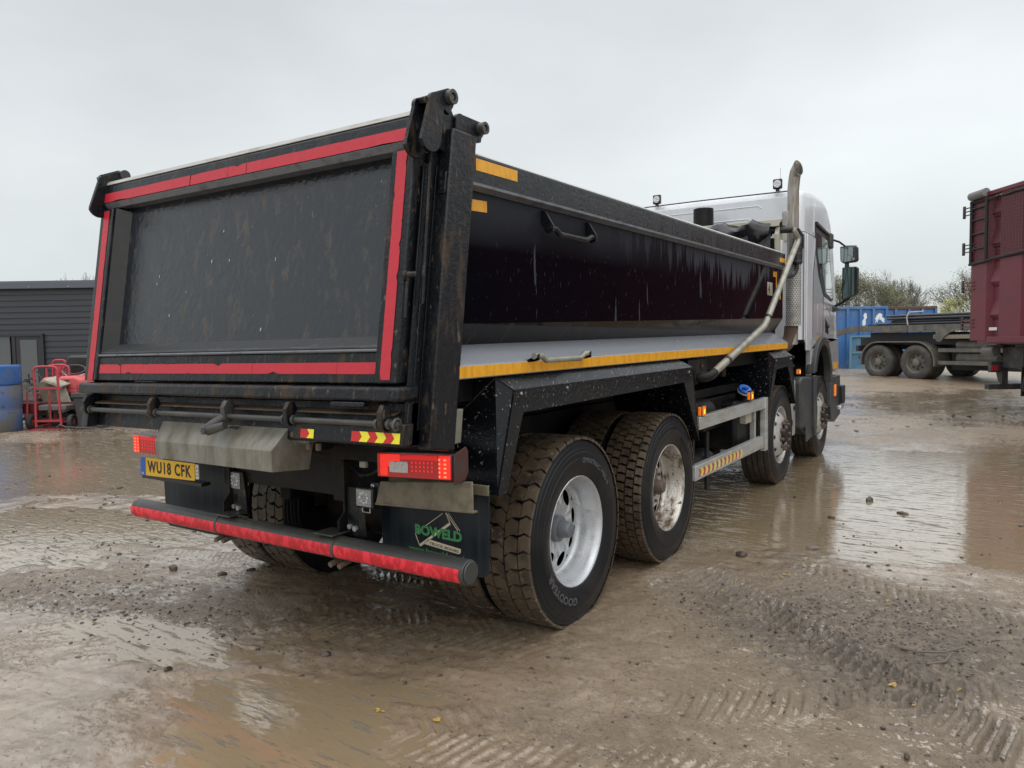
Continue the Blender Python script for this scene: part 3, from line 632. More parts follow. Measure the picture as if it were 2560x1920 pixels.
obj('seal_ledge', MB().prism([(.012, 1.528), (.084, 1.568), (.084, 1.53), (.012, 1.518)], -1.026, 1.038, fn=TG), mat('dull ledge', (.035, .036, .038), .3, dirt=(.08, .075, .07), dscale=9, dthr=(.55, .7), dstretch=(.4, 1, 1), bump=.3), tg, bevel=.002)
obj('ledge_rod', MB().tube([TG(-1.02+.258*i, .004+.002*math.sin(i*1.7), 1.510) for i in range(9)], .0065, 8), worn_grey, tg)
obj('lower_beam', MB().box(-1.026, 1.038, .010, .12, 1.375, 1.504, fn=TG), black_rust, tg, bevel=.006)
obj('foot_tube', MB().box(-1.147, 1.20, -.030, .10, 1.306, 1.366, fn=TG), black_rust, tg, bevel=.014, seg=3)
obj('end_block', MB().box(1.05, 1.155, -.033, .0, 1.311, 1.362, fn=TG), black_rust, tg, bevel=.006)
obj('hook_pad', MB().box(.845, 1.03, -.036, -.01, 1.286, 1.305, fn=TG), black_rust, tg, bevel=.004)
def ragged(name, x0, x1, z0, z1, m, par, seed, off=-.0022, n=30, amp=.004, vert=False, cuts=()):
    """a strip of tape with nicked edges and cracks"""
    rg = random.Random(seed); mb_ = MB()
    L0, L1 = (z0, z1) if vert else (x0, x1); bounds = [L0]+[c for c in cuts]+[L1]
    for a, b in zip(bounds[:-1], bounds[1:]):
        gap = .002 if len(cuts) else 0
        k = max(4, int(n*(b-a)/(L1-L0))); up_, lo_ = [], []
        for i in range(k+1):
            s_ = a+gap*(a != L0)*(1+2*rg.random())+(b-a-gap)*i/k
            nick1 = amp*3*rg.random() if rg.random() < .09 else amp*.15*rg.random(); nick2 = amp*3*rg.random() if rg.random() < .09 else amp*.15*rg.random()
            if vert: up_.append((x1-nick1, s_)); lo_.append((x0+nick2, s_))
            else: up_.append((s_, z1-nick1)); lo_.append((s_, z0+nick2))
        v = [TG(p[0], off, p[1]) for p in lo_]+[TG(p[0], off, p[1]) for p in up_]
        v2 = [TG(p[0], off+.0016, p[1]) for p in lo_]+[TG(p[0], off+.0016, p[1]) for p in up_]
        m_ = k+1
        mb_.add(v, [(i, i+1, i+1+m_, i+m_) for i in range(k)]); mb_.add(v2, [(i, i+1, i+1+m_, i+m_) for i in range(k)])
    return obj(name, mb_, m, par, smooth=False)
ragged('red_tape', -1.130, 1.147, 2.354, 2.405, tape_red, tg, 1, cuts=(-.32, -.02, .12, .74))
ragged('red_tape', 1.073, 1.127, 1.392, 2.312, tape_red, tg, 2, vert=True, n=36, amp=.003)
ragged('red_tape', -1.108, -1.052, 1.378, 2.305, tape_red, tg, 3, vert=True, n=36, amp=.002)
ragged('red_tape', -1.010, 1.040, 1.414, 1.462, tape_red, tg, 4, off=.0078, cuts=(-.80, -.50, -.19, .28, .82), n=60)
# lip of paint flakes and stains on the panel
rg = random.Random(11); mb_ = MB()
for i in range(26):
    x = rg.uniform(-.9, .95); z = rg.uniform(1.6, 2.25); a = .0012+.005*rg.random()**3; bh = a*(1+2*rg.random())
    pts = [(x+a*math.cos(t_)*rg.uniform(.6, 1), z+bh*math.sin(t_)*rg.uniform(.6, 1)) for t_ in [k*6.283/6 for k in range(6)]]
    mb_.add([TG(p[0], .0838, p[1]) for p in pts], [tuple(range(6))])
obj('paint_chips', mb_, mat('pale chip', (.42, .40, .36), .6), tg, smooth=False)['kind'] = 'stuff'
# latch at the right post
lt = obj('latch', MB().tube([(1.178, T(1.80)-.002, 1.80), (1.181, T(1.72)-.004, 1.72), (1.183, T(1.645)-.004, 1.645)], .0065, 8), black_rust, truck)
obj('latch_pivot', MB().cyl((1.165, T(1.81)-.005, 1.812), (1.215, T(1.81)+.01, 1.812), .013, 12).cyl((1.168, T(1.81)-.005, 1.808), (1.18, T(1.81)-.003, 1.808), .022, 12), black_rust, lt)
obj('lock_rod', MB().cyl((1.205, T(1.75)+.06, 1.70), (1.195, T(2.26)+.06, 2.26), .007, 8), black_rust, truck)
# --- rear cross member under the tailgate, hook bar
rx = obj('rear_crossmember', MB().box(-1.12, 1.185, .055, .16, 1.125, 1.30, fn=TG), black_rust, truck, bevel=.005)
obj('hook_shelf', MB().prism([(.012, 1.258), (.055, 1.268), (.055, 1.262), (.012, 1.252)], -1.03, 1.15, fn=TG), mat('rusty shelf', (.07, .045, .028), .7, dirt=(.12, .10, .07), dscale=20, dthr=(.55, .7), bump=.4), rx)
obj('lower_channel', MB().box(.60, 1.22, -.002, .054, 1.140, 1.222, fn=TG), black_rust, rx, bevel=.004)
obj('skirt_end', MB().box(-1.12, -1.06, -.004, .054, 1.125, 1.30, fn=TG), black, rx, bevel=.003)
rod = obj('hook_bar', MB().tube([TG(-1.09+.2855*i, -.012, 1.222) for i in range(9)], .0125, 12), bar_m, truck)
hook_p = arc(0, 0, .028, 170, 400, 10)+[(.034, .05), (.018, .075), (-.012, .075), (-.03, .045)]
for hx in (-1.045, -.425, .585, 1.125):
    mb_ = MB().prism([(T(1.222)-.012+p[0], 1.222+p[1]+.012*hx) for p in hook_p], hx-.012, hx+.012)
    h_ = obj('hook', mb_, black_rust, rod, bevel=.004)
    for d in (-.032, .03): obj('bush', MB().cyl(TG(hx+d-.006, -.012, 1.222), TG(hx+d+.006, -.012, 1.222), .021, 14), bar_m, h_)
mb_ = MB().prism([(T(1.222)-.01+p[0], 1.222+p[1]) for p in hook_p], .145, .172)
h_ = obj('centre_hook', mb_, bar_m, rod, bevel=.006)
obj('hook_arm', MB().tube([TG(.155, -.02, 1.22), TG(.12, -.045, 1.19), TG(.09, -.055, 1.165)], [.02, .024, .028], 12), bar_m, h_)
obj('hook_link', MB().tube([TG(.095, -.06, 1.160), TG(.19, -.04, 1.185)], [.024, .018], 12).cyl(TG(.098, -.09, 1.160), TG(.098, -.06, 1.160), .016, 12), bar_m, h_)
obj('end_ring', MB().tube([TG(1.19+.0*k, -.012+.022*math.cos(k), 1.222+.022*math.sin(k)) for k in [i*.7 for i in range(9)]], .006, 8), bar_m, rod)
# chevron marks
def chev(x0, n, w, z0, z1, par, first=redv):
    for i in range(n):
        a = x0+i*w; b = a+w; tip = w*.62; c = 1/2*(z0+z1); m = (redv, yel)[i % 2]
        left = [(a, z0), (a+(0 if i == 0 else tip*.6), c), (a, z1)] if i else [(a, z0), (a, z1)]
        right = [(b, z1), (b+tip*.6, c), (b, z0)] if i < n-1 else [(b, z1), (b, z0)]
        poly = left+right
        mb_ = MB().add([TG(p[0], -.0045, p[1]) for p in poly]+[TG(p[0], -.003, p[1]) for p in poly], [tuple(range(len(poly))), tuple(range(2*len(poly)-1, len(poly)-1, -1))])
        obj('chevron', mb_, m, par, smooth=False)
chev(.948, 6, .0427, 1.148, 1.188, rx); chev(.650, 2, .040, 1.148, 1.185, rx)

# --- hitch cover
hl, hr = -.442, .497
V = lambda L_, R_: (L_, R_)
pl = [(hl, -1.352, 1.165), (hl, -1.40, 1.070), (hl+.005, -1.398, .988), (hl+.01, -1.22, .955)]
pr_ = [(hr, -1.352, 1.176), (hr, -1.448, 1.090), (hr, -1.445, 1.003), (hr-.005, -1.24, .985)]
mb_ = MB().add(pl+pr_+[(hl, -1.20, 1.15), (hr, -1.20, 1.16)], [(0, 4, 5, 1), (1, 5, 6, 2), (2, 6, 7, 3), (0, 1, 2, 3, 8), (4, 9, 7, 6, 5), (0, 8, 9, 4)])
hc = obj('hitch_cover', mb_, galv, truck)
sm = hc.modifiers.new('solid', 'SOLIDIFY'); sm.thickness = .008; sm.offset = 1
bmod = hc.modifiers.new('bevel', 'BEVEL'); bmod.width = .006; bmod.segments = 3; bmod.limit_method = 'ANGLE'
bv_ = lambda u, v: tuple(Vector(pl[0]).lerp(Vector(pr_[0]), u).lerp(Vector(pl[1]).lerp(Vector(pr_[1]), u), v)+Vector((0, -.010, .002)))
obj('cover_slot', MB().quad(bv_(.53, .50), bv_(.63, .50), bv_(.665, .02), bv_(.585, .02)), ink, hc)
obj('cover_bracket', MB().box(.50, .61, -1.34, -1.33, 1.115, 1.19).box(.50, .51, -1.33, -1.2, 1.10, 1.19), galv, hc, bevel=.004)
obj('bracket_bolt', MB().cyl((.535, -1.365, 1.155), (.535, -1.34, 1.155), .013, 8).cyl((.60, -1.33, 1.09), (.60, -1.33, 1.12), .013, 8).cyl((.66, -1.33, 1.09), (.66, -1.33, 1.12), .013, 8), nutm, hc)

# --- tail lamps
def tail_lamp(side_):
    x0, x1 = (.768, 1.195) if side_ > 0 else (-1.195, -.768); z0, z1 = .935, 1.05
    dz = .018 if side_ > 0 else -.022
    sh = lambda x, y, z: (x, y, z+dz+.045*(x-(x0+x1)/2)*(1 if side_ > 0 else 0))
    t = obj('tail_light', MB().box(x0, x1, -1.085, -1.0, z0, z1, fn=sh), blackp, truck, bevel=.01)
    o_ = .0
    q = lambda n, a, b, c, d, m, y=-1.092, bev=.004: obj(n, MB().box(a, b, y, y+.02, c, d, fn=sh), m, t, bevel=bev)
    W_ = x1-x0; fx = (lambda u: x0+u*W_) if side_ > 0 else (lambda u: x1-u*W_)
    def qq(n, u0, u1, c, d, m, y=-1.092, bev=.003):
        a, b = sorted((fx(u0), fx(u1))); return q(n, a, b, c, d, m, y, bev)
    qq('lens', .01, .99, z0+.004, z1-.004, lens_dark, -1.090)
    qq('lit_strip', .06, .33, z0+.052, z1-.008, lens_lit, -1.0945); qq('lit_strip', .06, .16, z0+.010, z0+.0515, lens_lit, -1.0945)
    qq('reverse_lens', .19, .44, z0+.026, z0+.078, lens_white, -1.0955)
    qq('top_bar', .34, .83, z1-.030, z1-.010, mat('bright red lens', (.5, .006, .008), .2, emit=(1, .02, .015), estr=.35), -1.0935)
    qq('end_strip', .845, .985, z0+.008, z1-.008, lens_lit, -1.0945)
    mbd = MB()
    for i in range(6):
        for j in range(3):
            mbd.box(fx(.50+.052*i)-.004, fx(.50+.052*i)+.004, -1.0935, -1.0925, z0+.034+.018*j, z0+.042+.018*j, fn=sh)
    obj('diode_row', mbd, lens_lit, t, smooth=False)
    mbd = MB()
    for j in range(5):
        mbd.box(fx(.93)-.007, fx(.93)+.007, -1.0965, -1.0955, z0+.014+.018*j, z0+.022+.018*j, fn=sh)
        mbd.box(fx(.86)-.004, fx(.86)+.004, -1.0965, -1.0955, z0+.014+.018*j, z0+.023+.018*j, fn=sh)
    obj('hot_diodes', mbd, lens_hot, t, smooth=False)
    return t
tail_lamp(1); tail_lamp(-1)
obj('lamp_bracket', MB().prism([(-1.085, 1.075), (-1.0, 1.10), (-.985, 1.08), (-.985, .985), (-1.01, .955), (-1.085, .945)], 1.199, 1.207), mat('rusty red bracket', (.07, .02, .018), .5, dirt=(.05, .04, .035), dscale=7, dthr=(.45, .6)), truck, bevel=.003)
obj('splash_plate', MB().hexa([(.70, -1.035, .800), (1.262, -1.035, .826), (1.262, -1.025, .822), (.70, -1.025, .796), (.72, -1.02, .908), (1.25, -1.02, .955), (1.25, -1.01, .955), (.72, -1.01, .908)]), beige_pl, truck, bevel=.006)
obj('splash_lip', MB().hexa([(.70, -1.036, .798), (1.263, -1.036, .822), (1.263, -1.0, .820), (.70, -1.0, .796), (.70, -1.036, .810), (1.263, -1.036, .834), (1.263, -1.0, .830), (.70, -1.0, .808)]), beige_pl, truck, bevel=.003)
# number plate
np_ = obj('number_plate', MB().prism([(-1.098, .896), (-.590, .897), (-.592, .808), (-.60, .800), (-1.11, .789)], -1.096, -1.090, axis='y'), plate_y, truck, bevel=.002)
obj('plate_band', MB().prism([(-1.108, .898), (-1.064, .898), (-1.069, .791), (-1.12, .789)], -1.0985, -1.097, axis='y'), blue_p, np_)
v, f, w = text('WU18 CFK', .070, .03, .74, 1.16); k = .425/w
obj('plate_print', MB().add([(-1.045+a*k, -1.0972, .811+b+.01*a) for a, b, c in v], f), ink, np_, smooth=False)
v, f, w = text('GB', .012, .03); obj('country_mark', MB().add([(-1.104+a, -1.0992, .797+b) for a, b, c in v], f), yel, np_, smooth=False)['kind'] = 'stuff'
ps = obj('plate_strip', MB().box(-.585, -.560, -1.094, -1.088, .812, .893), white_pl, truck)
obj('strip_hole', MB().cyl((-.572, -1.0945, .83), (-.572, -1.0935, .83), .005, 8).cyl((-.572, -1.0945, .85), (-.572, -1.0935, .85), .005, 8).cyl((-.572, -1.0945, .87), (-.572, -1.0935, .87), .005, 8), ink, ps)
obj('plate_holder', MB().box(-1.12, -.545, -1.09, -1.03, .770, .79), blackp, truck, bevel=.003)
# work lamps
def work_lamp(name, x0, x1, y, z0, z1, tilt=0.0, leds=8, yaw=0):
    cx, cz = (x0+x1)/2, (z0+z1)/2; wmx = Matrix.Translation((cx, y, cz)) @ Matrix.Rotation(yaw, 4, 'Z') @ Matrix.Rotation(tilt, 4, 'X'); hw, hh_ = (x1-x0)/2, (z1-z0)/2
    b = obj(name, MB().box(-hw-.008, hw+.008, -.005, .035, -hh_-.008, hh_+.008), blackp, truck, wmx, bevel=.008)
    obj('lens', MB().box(-hw, hw, -.009, -.003, -hh_, hh_), mat('ribbed lens', (.34, .35, .35), .2, metal=.5, bump=.6, bscale=40, bstretch=(.1, 1, 8)), b, wmx, bevel=.004)
    mbl = MB()
    for i in range(leds):
        a = 2*math.pi*i/leds; r_ = min(hw, hh_)*.58
        mbl.lathe([(-.0095, .001), (-.011, min(hw, hh_)*.1), (-.0095, min(hw, hh_)*.19)], 10, axis='y', c=(r_*math.cos(a), 0, r_*math.sin(a)*hh_/hw if hh_ > hw else r_*math.sin(a)))
    obj('led', mbl, led_m, b, wmx)
    obj('bracket', MB().tube([(-hw*.5, .01, -hh_-.008), (-hw*.5, .01, -hh_-.03), (hw*.5, .01, -hh_-.03), (hw*.5, .01, -hh_-.008)], .003, 6), alu, b, wmx)
    return b
work_lamp('work_lamp', -.418, -.322, -1.0, .765, .855); work_lamp('work_lamp', .582, .676, -1.03, .782, .866)
strip = obj('strip_lamp', MB().box(.640, .690, -1.0, -.97, .80, .895), blackp, truck, bevel=.004)
mbs = MB().box(.644, .664, -1.004, -.999, .812, .885); obj('lens', mbs, led_m, strip, bevel=.002)
# brackets carrying the bar
def bar_bracket(x, mir):
    m_ = 1 if mir > 0 else -1
    b = obj('bar_bracket', MB().prism([(-.90, 1.0), (-1.02, .98), (-1.02, .74), (-1.06, .70), (-1.06, .63), (-.90, .60)], x-.006, x+.006), chassis_m, truck, bevel=.003)
    obj('clamp_plate', MB().box(x-.11*(m_ > 0)-.0, x+.11*(m_ < 0)+.02, -1.12, -1.0, .638, .646), bar_m, b, bevel=.003)
    obj('bracket_plate', MB().prism([(x-.02, .86), (x+.10, .86), (x+.12, .74), (x+.13, .62), (x-.02, .62)], -1.005, -.998, axis='y'), black_rust, b, bevel=.003)
    obj('bolt', MB().cyl((x+.03, -1.02, .668), (x+.03, -1.0, .668), .013, 6).cyl((x+.065, -1.02, .662), (x+.065, -1.0, .662), .014, 6), alu, b)
    obj('lower_bolt', MB().cyl((x-.02, -1.10, .495), (x-.02, -1.02, .51), .014, 8).cyl((x+.04, -1.10, .495), (x+.04, -1.02, .51), .014, 8), nutm, b)
bar_bracket(-.40, -1); bar_bracket(.48, 1)
bar = obj('underrun_bar', MB().cyl((-1.215, -1.06, .575), (1.258, -1.06, .575), .0545, 32), bar_m, truck, bevel=.004)
for jx in (-.40, .493): obj('bar_band', MB().lathe([(jx-.012, .0548), (jx-.012, .0572), (jx, .0572), (jx, .0548)], 32, c=(0, -1.06, .575)), bar_m, bar)
obj('end_cap', MB().cyl((1.2585, -1.06, .575), (1.268, -1.06, .575), .050, 24), bar_m, bar, bevel=.006)
def bar_tape(x0, x1, seed):
    rg_ = random.Random(seed); mb_ = MB(); n = 60; k = 6; prev = []
    for i in range(n+1):
        x = x0+(x1-x0)*i/n; lo = -46-(0 if rg_.random() > .3 else -10*rg_.random()); hi = 25
        for j in range(k+1):
            a = R(lo+(hi-lo)*j/k); mb_.v.append((x, -1.06-.0556*math.cos(a), .575+.0556*math.sin(a)))
    for i in range(n):
        for j in range(k):
            a = i*(k+1)+j; mb_.f.append((a, a+1, a+k+2, a+k+1)); mb_.mi.append(0)
    obj('red_tape', mb_, tape_hex, bar)
bar_tape(-1.213, -.415, 1); bar_tape(-.397, .478, 2); bar_tape(.498, 1.238, 3)
for i_, pts_ in enumerate((((-.3, -.95, .98), (-.1, -.9, .90), (.2, -.92, .93), (.35, -.9, 1.0)), ((-.45, -.9, .92), (-.2, -.7, .84), (.1, -.6, .80), (.38, -.6, .86)), ((.44, -.93, .9), (.52, -.9, .8), (.56, -.8, .72), (.5, -.6, .7)), ((.70, -.98, .97), (.60, -.98, .90), (.50, -.97, .93), (.42, -.95, 1.0)))):
    obj('air_hose', MB().tube(bez(pts_), .009, 8), blackp, truck)
obj('hose_clip', MB().box(.56, .60, -.99, -.97, .955, .985), cream, truck, bevel=.003)
for s_ in (-1, 1): obj('spring_shackle', MB().cyl((s_*.47, -.62, .80), (s_*.60, -.62, .80), .05, 14), nutm, truck, bevel=.004)
# --- mud flaps
fl = obj('mud_flap', MB().prism([(.60, .78), (.60, .47), (.62, .45), (1.205, .495), (1.234, .515), (1.242, .88), (.66, .86)], -.886, -.88, axis='y'), rub_flap, truck, bevel=.002)
obj('flap_strip', MB().box(.66, 1.245, -.897, -.887, .868, .915), beige_pl, fl, bevel=.003)
v, f, w = text('BOWELD', .050, .045, .98); k = .277/w
obj('flap_print', MB().add([(.812+a*k, -.8875, .643-.006*(a/w)+b) for a, b, c in v], f), green_p, fl, smooth=False)
tri = MB()
def line2(p, q, w_): 
    d = Vector((q[0]-p[0], q[1]-p[1])); nrm = Vector((-d.y, d.x)).normalized()*w_/2
    tri.add([(p[0]+nrm.x, -.8868, p[1]+nrm.y), (q[0]+nrm.x, -.8868, q[1]+nrm.y), (q[0]-nrm.x, -.8868, q[1]-nrm.y), (p[0]-nrm.x, -.8868, p[1]-nrm.y)], [(0, 1, 2, 3)])
line2((.98, .76), (.812, .645), .003); line2((.812, .645), (.838, .590), .004); line2((.838, .590), (1.022, .718), .012); line2((1.022, .718), (.998, .765), .004)
line2((1.0, .765), (1.066, .69), .004); line2((1.012, .765), (1.078, .69), .003)
tri.add([(.862, -.8868, .602), (.893, -.8868, .628), (1.082, -.8868, .607), (1.080, -.8868, .590), (1.068, -.8868, .582)], [(0, 1, 2, 3, 4)])
obj('flap_print', tri, beige_p, fl, smooth=False)
v, f, w = text('TRUCK BODIES', .0135, .03); k = .172/w
obj('flap_print', MB().add([(.898+a*k, -.8876, .604+b-.10*a*k) for a, b, c in v], f), mat('dark print', (.05, .08, .06), .5), fl, smooth=False)
v, f, w = text('www.boweld.co.uk', .026, .02); k = .345/w
obj('flap_print', MB().add([(.770+a*k, -.8875, .562-.012*a/w+b) for a, b, c in v], f), green_p, fl, smooth=False)
fl2 = obj('mud_flap', MB().prism([(-1.236, .88), (-1.222, .45), (-1.19, .43), (-.60, .43), (-.58, .88)], -.886, -.88, axis='y'), rub_flap, truck, bevel=.002)
obj('flap_lip', MB().tube([(-1.20, -.89, .462), (-.9, -.89, .452), (-.62, -.89, .449)], .004, 6), bar_m, fl2)

# --- chassis
ch = obj('chassis_frame', MB().box(-.47, -.39, -1.0, 7.4, .78, 1.04).box(.39, .47, -1.0, 7.4, .78, 1.04).box(-.39, .39, -.98, -.90, .80, 1.02).box(-.39, .39, 2.2, 2.3, .8, 1.0).box(-.39, .39, 3.6, 3.7, .8, 1.0), chassis_m, truck, bevel=.004)
obj('subframe', MB().box(-.44, -.36, -1.2, 4.5, 1.045, 1.275).box(.36, .44, -1.2, 4.5, 1.045, 1.275).box(-1.1, 1.1, -.2, -.1, 1.20, 1.278).box(-1.1, 1.1, 1.2, 1.3, 1.20, 1.278).box(-1.1, 1.1, 2.9, 3.0, 1.20, 1.278), chassis_m, ch)
obj('rear_beam', MB().box(-1.0, 1.0, -1.05, -1.0, 1.0, 1.09), chassis_m, ch, bevel=.004)
for y in (0, 1.358):
    ax_ = obj('drive_axle', MB().tube([(-1.0, y, .505), (-.35, y, .505), (-.2, y, .505), (.2, y, .505), (.35, y, .505), (1.0, y, .505)], [.075, .085, .20, .20, .085, .075], 18), chassis_m, truck)
    obj('brake_drum', MB().cyl((.52, y, .505), (.36, y, .505), .21, 28), chassis_m, ax_, bevel=.01); obj('brake_drum', MB().cyl((-.52, y, .505), (-.36, y, .505), .21, 28), chassis_m, ax_, bevel=.01)
    obj('brake_chamber', MB().cyl((.30, y-.25, .62), (.30, y-.08, .62), .085, 18).cyl((-.30, y-.25, .62), (-.30, y-.08, .62), .085, 18), chassis_m, ax_, bevel=.01)
for y in (4.545, 6.645):
    obj('front_axle', MB().tube([(-1.0, y, .505), (-.5, y, .42), (.5, y, .42), (1.0, y, .505)], .06, 12), chassis_m, truck)
sp_ = obj('suspension_spring', MB().box(-.56, -.47, -.55, 1.9, .60, .70).box(.47, .56, -.55, 1.9, .60, .70), chassis_m, truck, bevel=.01)
obj('prop_shaft', MB().cyl((0, 1.5, .6), (0, 5.2, .75), .05, 14), chassis_m, truck)
obj('gearbox', MB().box(-.3, .3, 4.9, 7.2, .42, 1.0), chassis_m, truck, bevel=.06)
# blue cable, hoses in the rear void
obj('brake_hose', MB().tube(bez([(.34, -.7, .80), (.30, -.62, .66), (.12, -.6, .64), (.05, -.5, .72)]), .008, 8), blue_cap, truck)
obj('air_tank', MB().tube([(.75, 1.99, .62), (.75, 2.02, .62), (.75, 2.5, .62), (.75, 2.53, .62)], [.10, .15, .15, .10], 20), chassis_m, truck)
obj('air_tank', MB().tube([(1.08, 2.02, .93), (1.08, 2.05, .93), (1.08, 2.42, .93), (1.08, 2.45, .93)], [.08, .12, .12, .08], 20), chassis_m, truck)
obj('air_tank', MB().tube([(1.08, 2.02, .52), (1.08, 2.05, .52), (1.08, 2.42, .52), (1.08, 2.45, .52)], [.08, .12, .12, .08], 20), chassis_m, truck)
obj('fuel_tank', MB().box(-1.18, -.55, 2.5, 3.9, .36, .98), dull_black, truck, bevel=.06, seg=4)
obj('battery_box', MB().box(.55, .98, 2.75, 3.7, .72, 1.0).box(.55, .8, 2.6, 3.8, .30, .44), chassis_m, truck, bevel=.01)
obj('adblue_tank', MB().box(.70, 1.12, 3.25, 3.98, .50, .96), dull_black, truck, bevel=.04, seg=3)
cp = obj('filler_neck', MB().cyl((1.08, 3.50, .96), (1.13, 3.46, 1.04), .045, 18), dull_black, truck)
obj('blue_cap', MB().cyl((1.132, 3.458, 1.043), (1.146, 3.446, 1.066), .06, 20), blue_cap, cp, bevel=.005)
obj('cap_grip', MB().box(1.13, 1.175, 3.40, 3.48, 1.066, 1.082), blue_cap, cp, bevel=.004)
obj('cap_ring', MB().cyl((1.126, 3.463, 1.032), (1.131, 3.459, 1.041), .064, 20), white_pl, cp)
bbar = obj('bracket_bar', MB().box(.90, .96, 1.85, 4.2, 1.02, 1.095), dull_black, truck, bevel=.004)
obj('bracket_post', MB().box(.90, 1.0, 3.93, 3.99, .42, 1.02), chassis_m, truck, bevel=.004)
obj('bracket_post', MB().box(1.18, 1.2, 2.18, 2.24, .34, .8), chassis_m, truck, bevel=.003)
obj('bracket_post', MB().box(1.14, 1.2, 1.86, 1.90, .40, .82), chassis_m, truck, bevel=.003)
# side guard
sgd = obj('side_guard', MB().box(1.19, 1.245, 1.884, 3.86, .852, .950), alu, truck, bevel=.004)
obj('guard_rail', MB().box(1.19, 1.245, 1.79, 3.72, .478, .588), alu, sgd, bevel=.004)
obj('guard_post', MB().box(1.20, 1.250, 3.76, 3.86, .44, .957), alu, sgd, bevel=.003)
obj('guard_post', MB().box(1.14, 1.188, 3.62, 3.66, .5, .86), alu, sgd, bevel=.003)
obj('guard_step', MB().box(1.10, 1.18, 3.36, 3.54, .74, .84), cream, sgd, bevel=.008)
for i in range(22):
    a = 1.86+i*.052; m = (redv, yel)[i % 2]
    obj('hazard_mark', MB().prism([(a, .500), (a+.030, .500), (a+.052, .530), (a+.030, .560), (a, .560), (a+.022, .530)], 1.2452, 1.2462), m, sgd, smooth=False)
def marker(y, z, x=1.235, s=1.0):
    k = obj('marker_lamp', MB().box(x-.02, x+.012, y-.045*s, y+.045*s, z-.045*s, z+.045*s), blackp, truck, bevel=.005)
    obj('lens', MB().box(x+.0125, x+.017, y-.036*s, y+.036*s, z-.036*s, z+.036*s), amber, k, bevel=.006)
    obj('diode', MB().box(x+.0165, x+.0185, y-.012, y+.012, z-.022, z+.014), amber_hot, k)
    # faces to the rear as well
    obj('rear_lens', MB().box(x-.016, x+.008, y-.052*s, y-.0455*s, z-.034*s, z+.034*s), amber, k, bevel=.003)
marker(1.97, .99); marker(3.30, 1.01); marker(5.42, 1.135, 1.20, .75)

# --- wheel guards (mudguards)
def guard(y0, y1, ya, yb, zb0, zb1, name='mudguard'):
    # end slopes: rear foot (y0), top from ya to yb, front foot (y1)
    m_ = obj(name, MB().add([(.62, ya-.09, 1.388), (1.225, ya-.09, 1.388), (1.225, yb-.19, 1.396), (.62, yb-.19, 1.396), (1.262, ya, 1.325), (1.262, yb, 1.335)],
        [(0, 1, 2, 3), (1, 4, 5, 2)]), guard_black, truck, smooth=False)
    so = m_.modifiers.new('solid', 'SOLIDIFY'); so.thickness = .008
    f1 = obj('guard_face', MB().prism([(ya, 1.325), (ya+.05, 1.215), (yb-.02, 1.235), (yb, 1.335)], 1.255, 1.263), guard_black, m_)
    e1 = obj('guard_end', MB().add([(.62, ya-.09, 1.385), (1.22, ya-.09, 1.385), (1.262, ya, 1.322), (1.262, y0, zb0), (.62, y0, zb0)], [(0, 1, 2, 3, 4)]), guard_black, m_, smooth=False)
    so = e1.modifiers.new('solid', 'SOLIDIFY'); so.thickness = .006
    ed = obj('guard_edge', MB().add([(1.263, ya, 1.322), (1.263, ya+.085, 1.25), (1.263, y0+.07, zb0), (1.263, y0, zb0)], [(0, 1, 2, 3)]), guard_black, m_, smooth=False)
    so = ed.modifiers.new('solid', 'SOLIDIFY'); so.thickness = .005
    e2 = obj('guard_end', MB().add([(.62, yb-.1, 1.39), (1.225, yb-.19, 1.39), (1.262, yb, 1.33), (1.255, y1, zb1), (.62, y1, zb1)], [(0, 1, 2, 3, 4)]), guard_black, m_, smooth=False)
    so = e2.modifiers.new('solid', 'SOLIDIFY'); so.thickness = .006
    mbr = MB()
    for yy in (ya+.06, ya+.5 if yb-ya > 1 else yb-.1, yb-.08): mbr.cyl((1.262, yy, 1.305), (1.268, yy, 1.305), .007, 8)
    obj('rivet', mbr, alu, m_)
    return m_
guard(-.853, 1.84, -.705, 1.68, .866, .777)
guard(3.86, 5.01, 4.055, 4.83, .955, .801)
for s_ in (-1,):
    obj('mudguard', MB().prism([(-.85, .87), (-.7, 1.32), (1.68, 1.335), (1.84, .78), (1.80, .78), (1.63, 1.29), (-.66, 1.29), (-.81, .87)], -1.262, -.62), dull_black, truck)
    obj('mudguard', MB().prism([(3.86, .95), (4.05, 1.34), (4.83, 1.34), (5.01, .8), (4.97, .8), (4.80, 1.30), (4.08, 1.30), (3.90, .95)], -1.262, -.62), dull_black, truck)

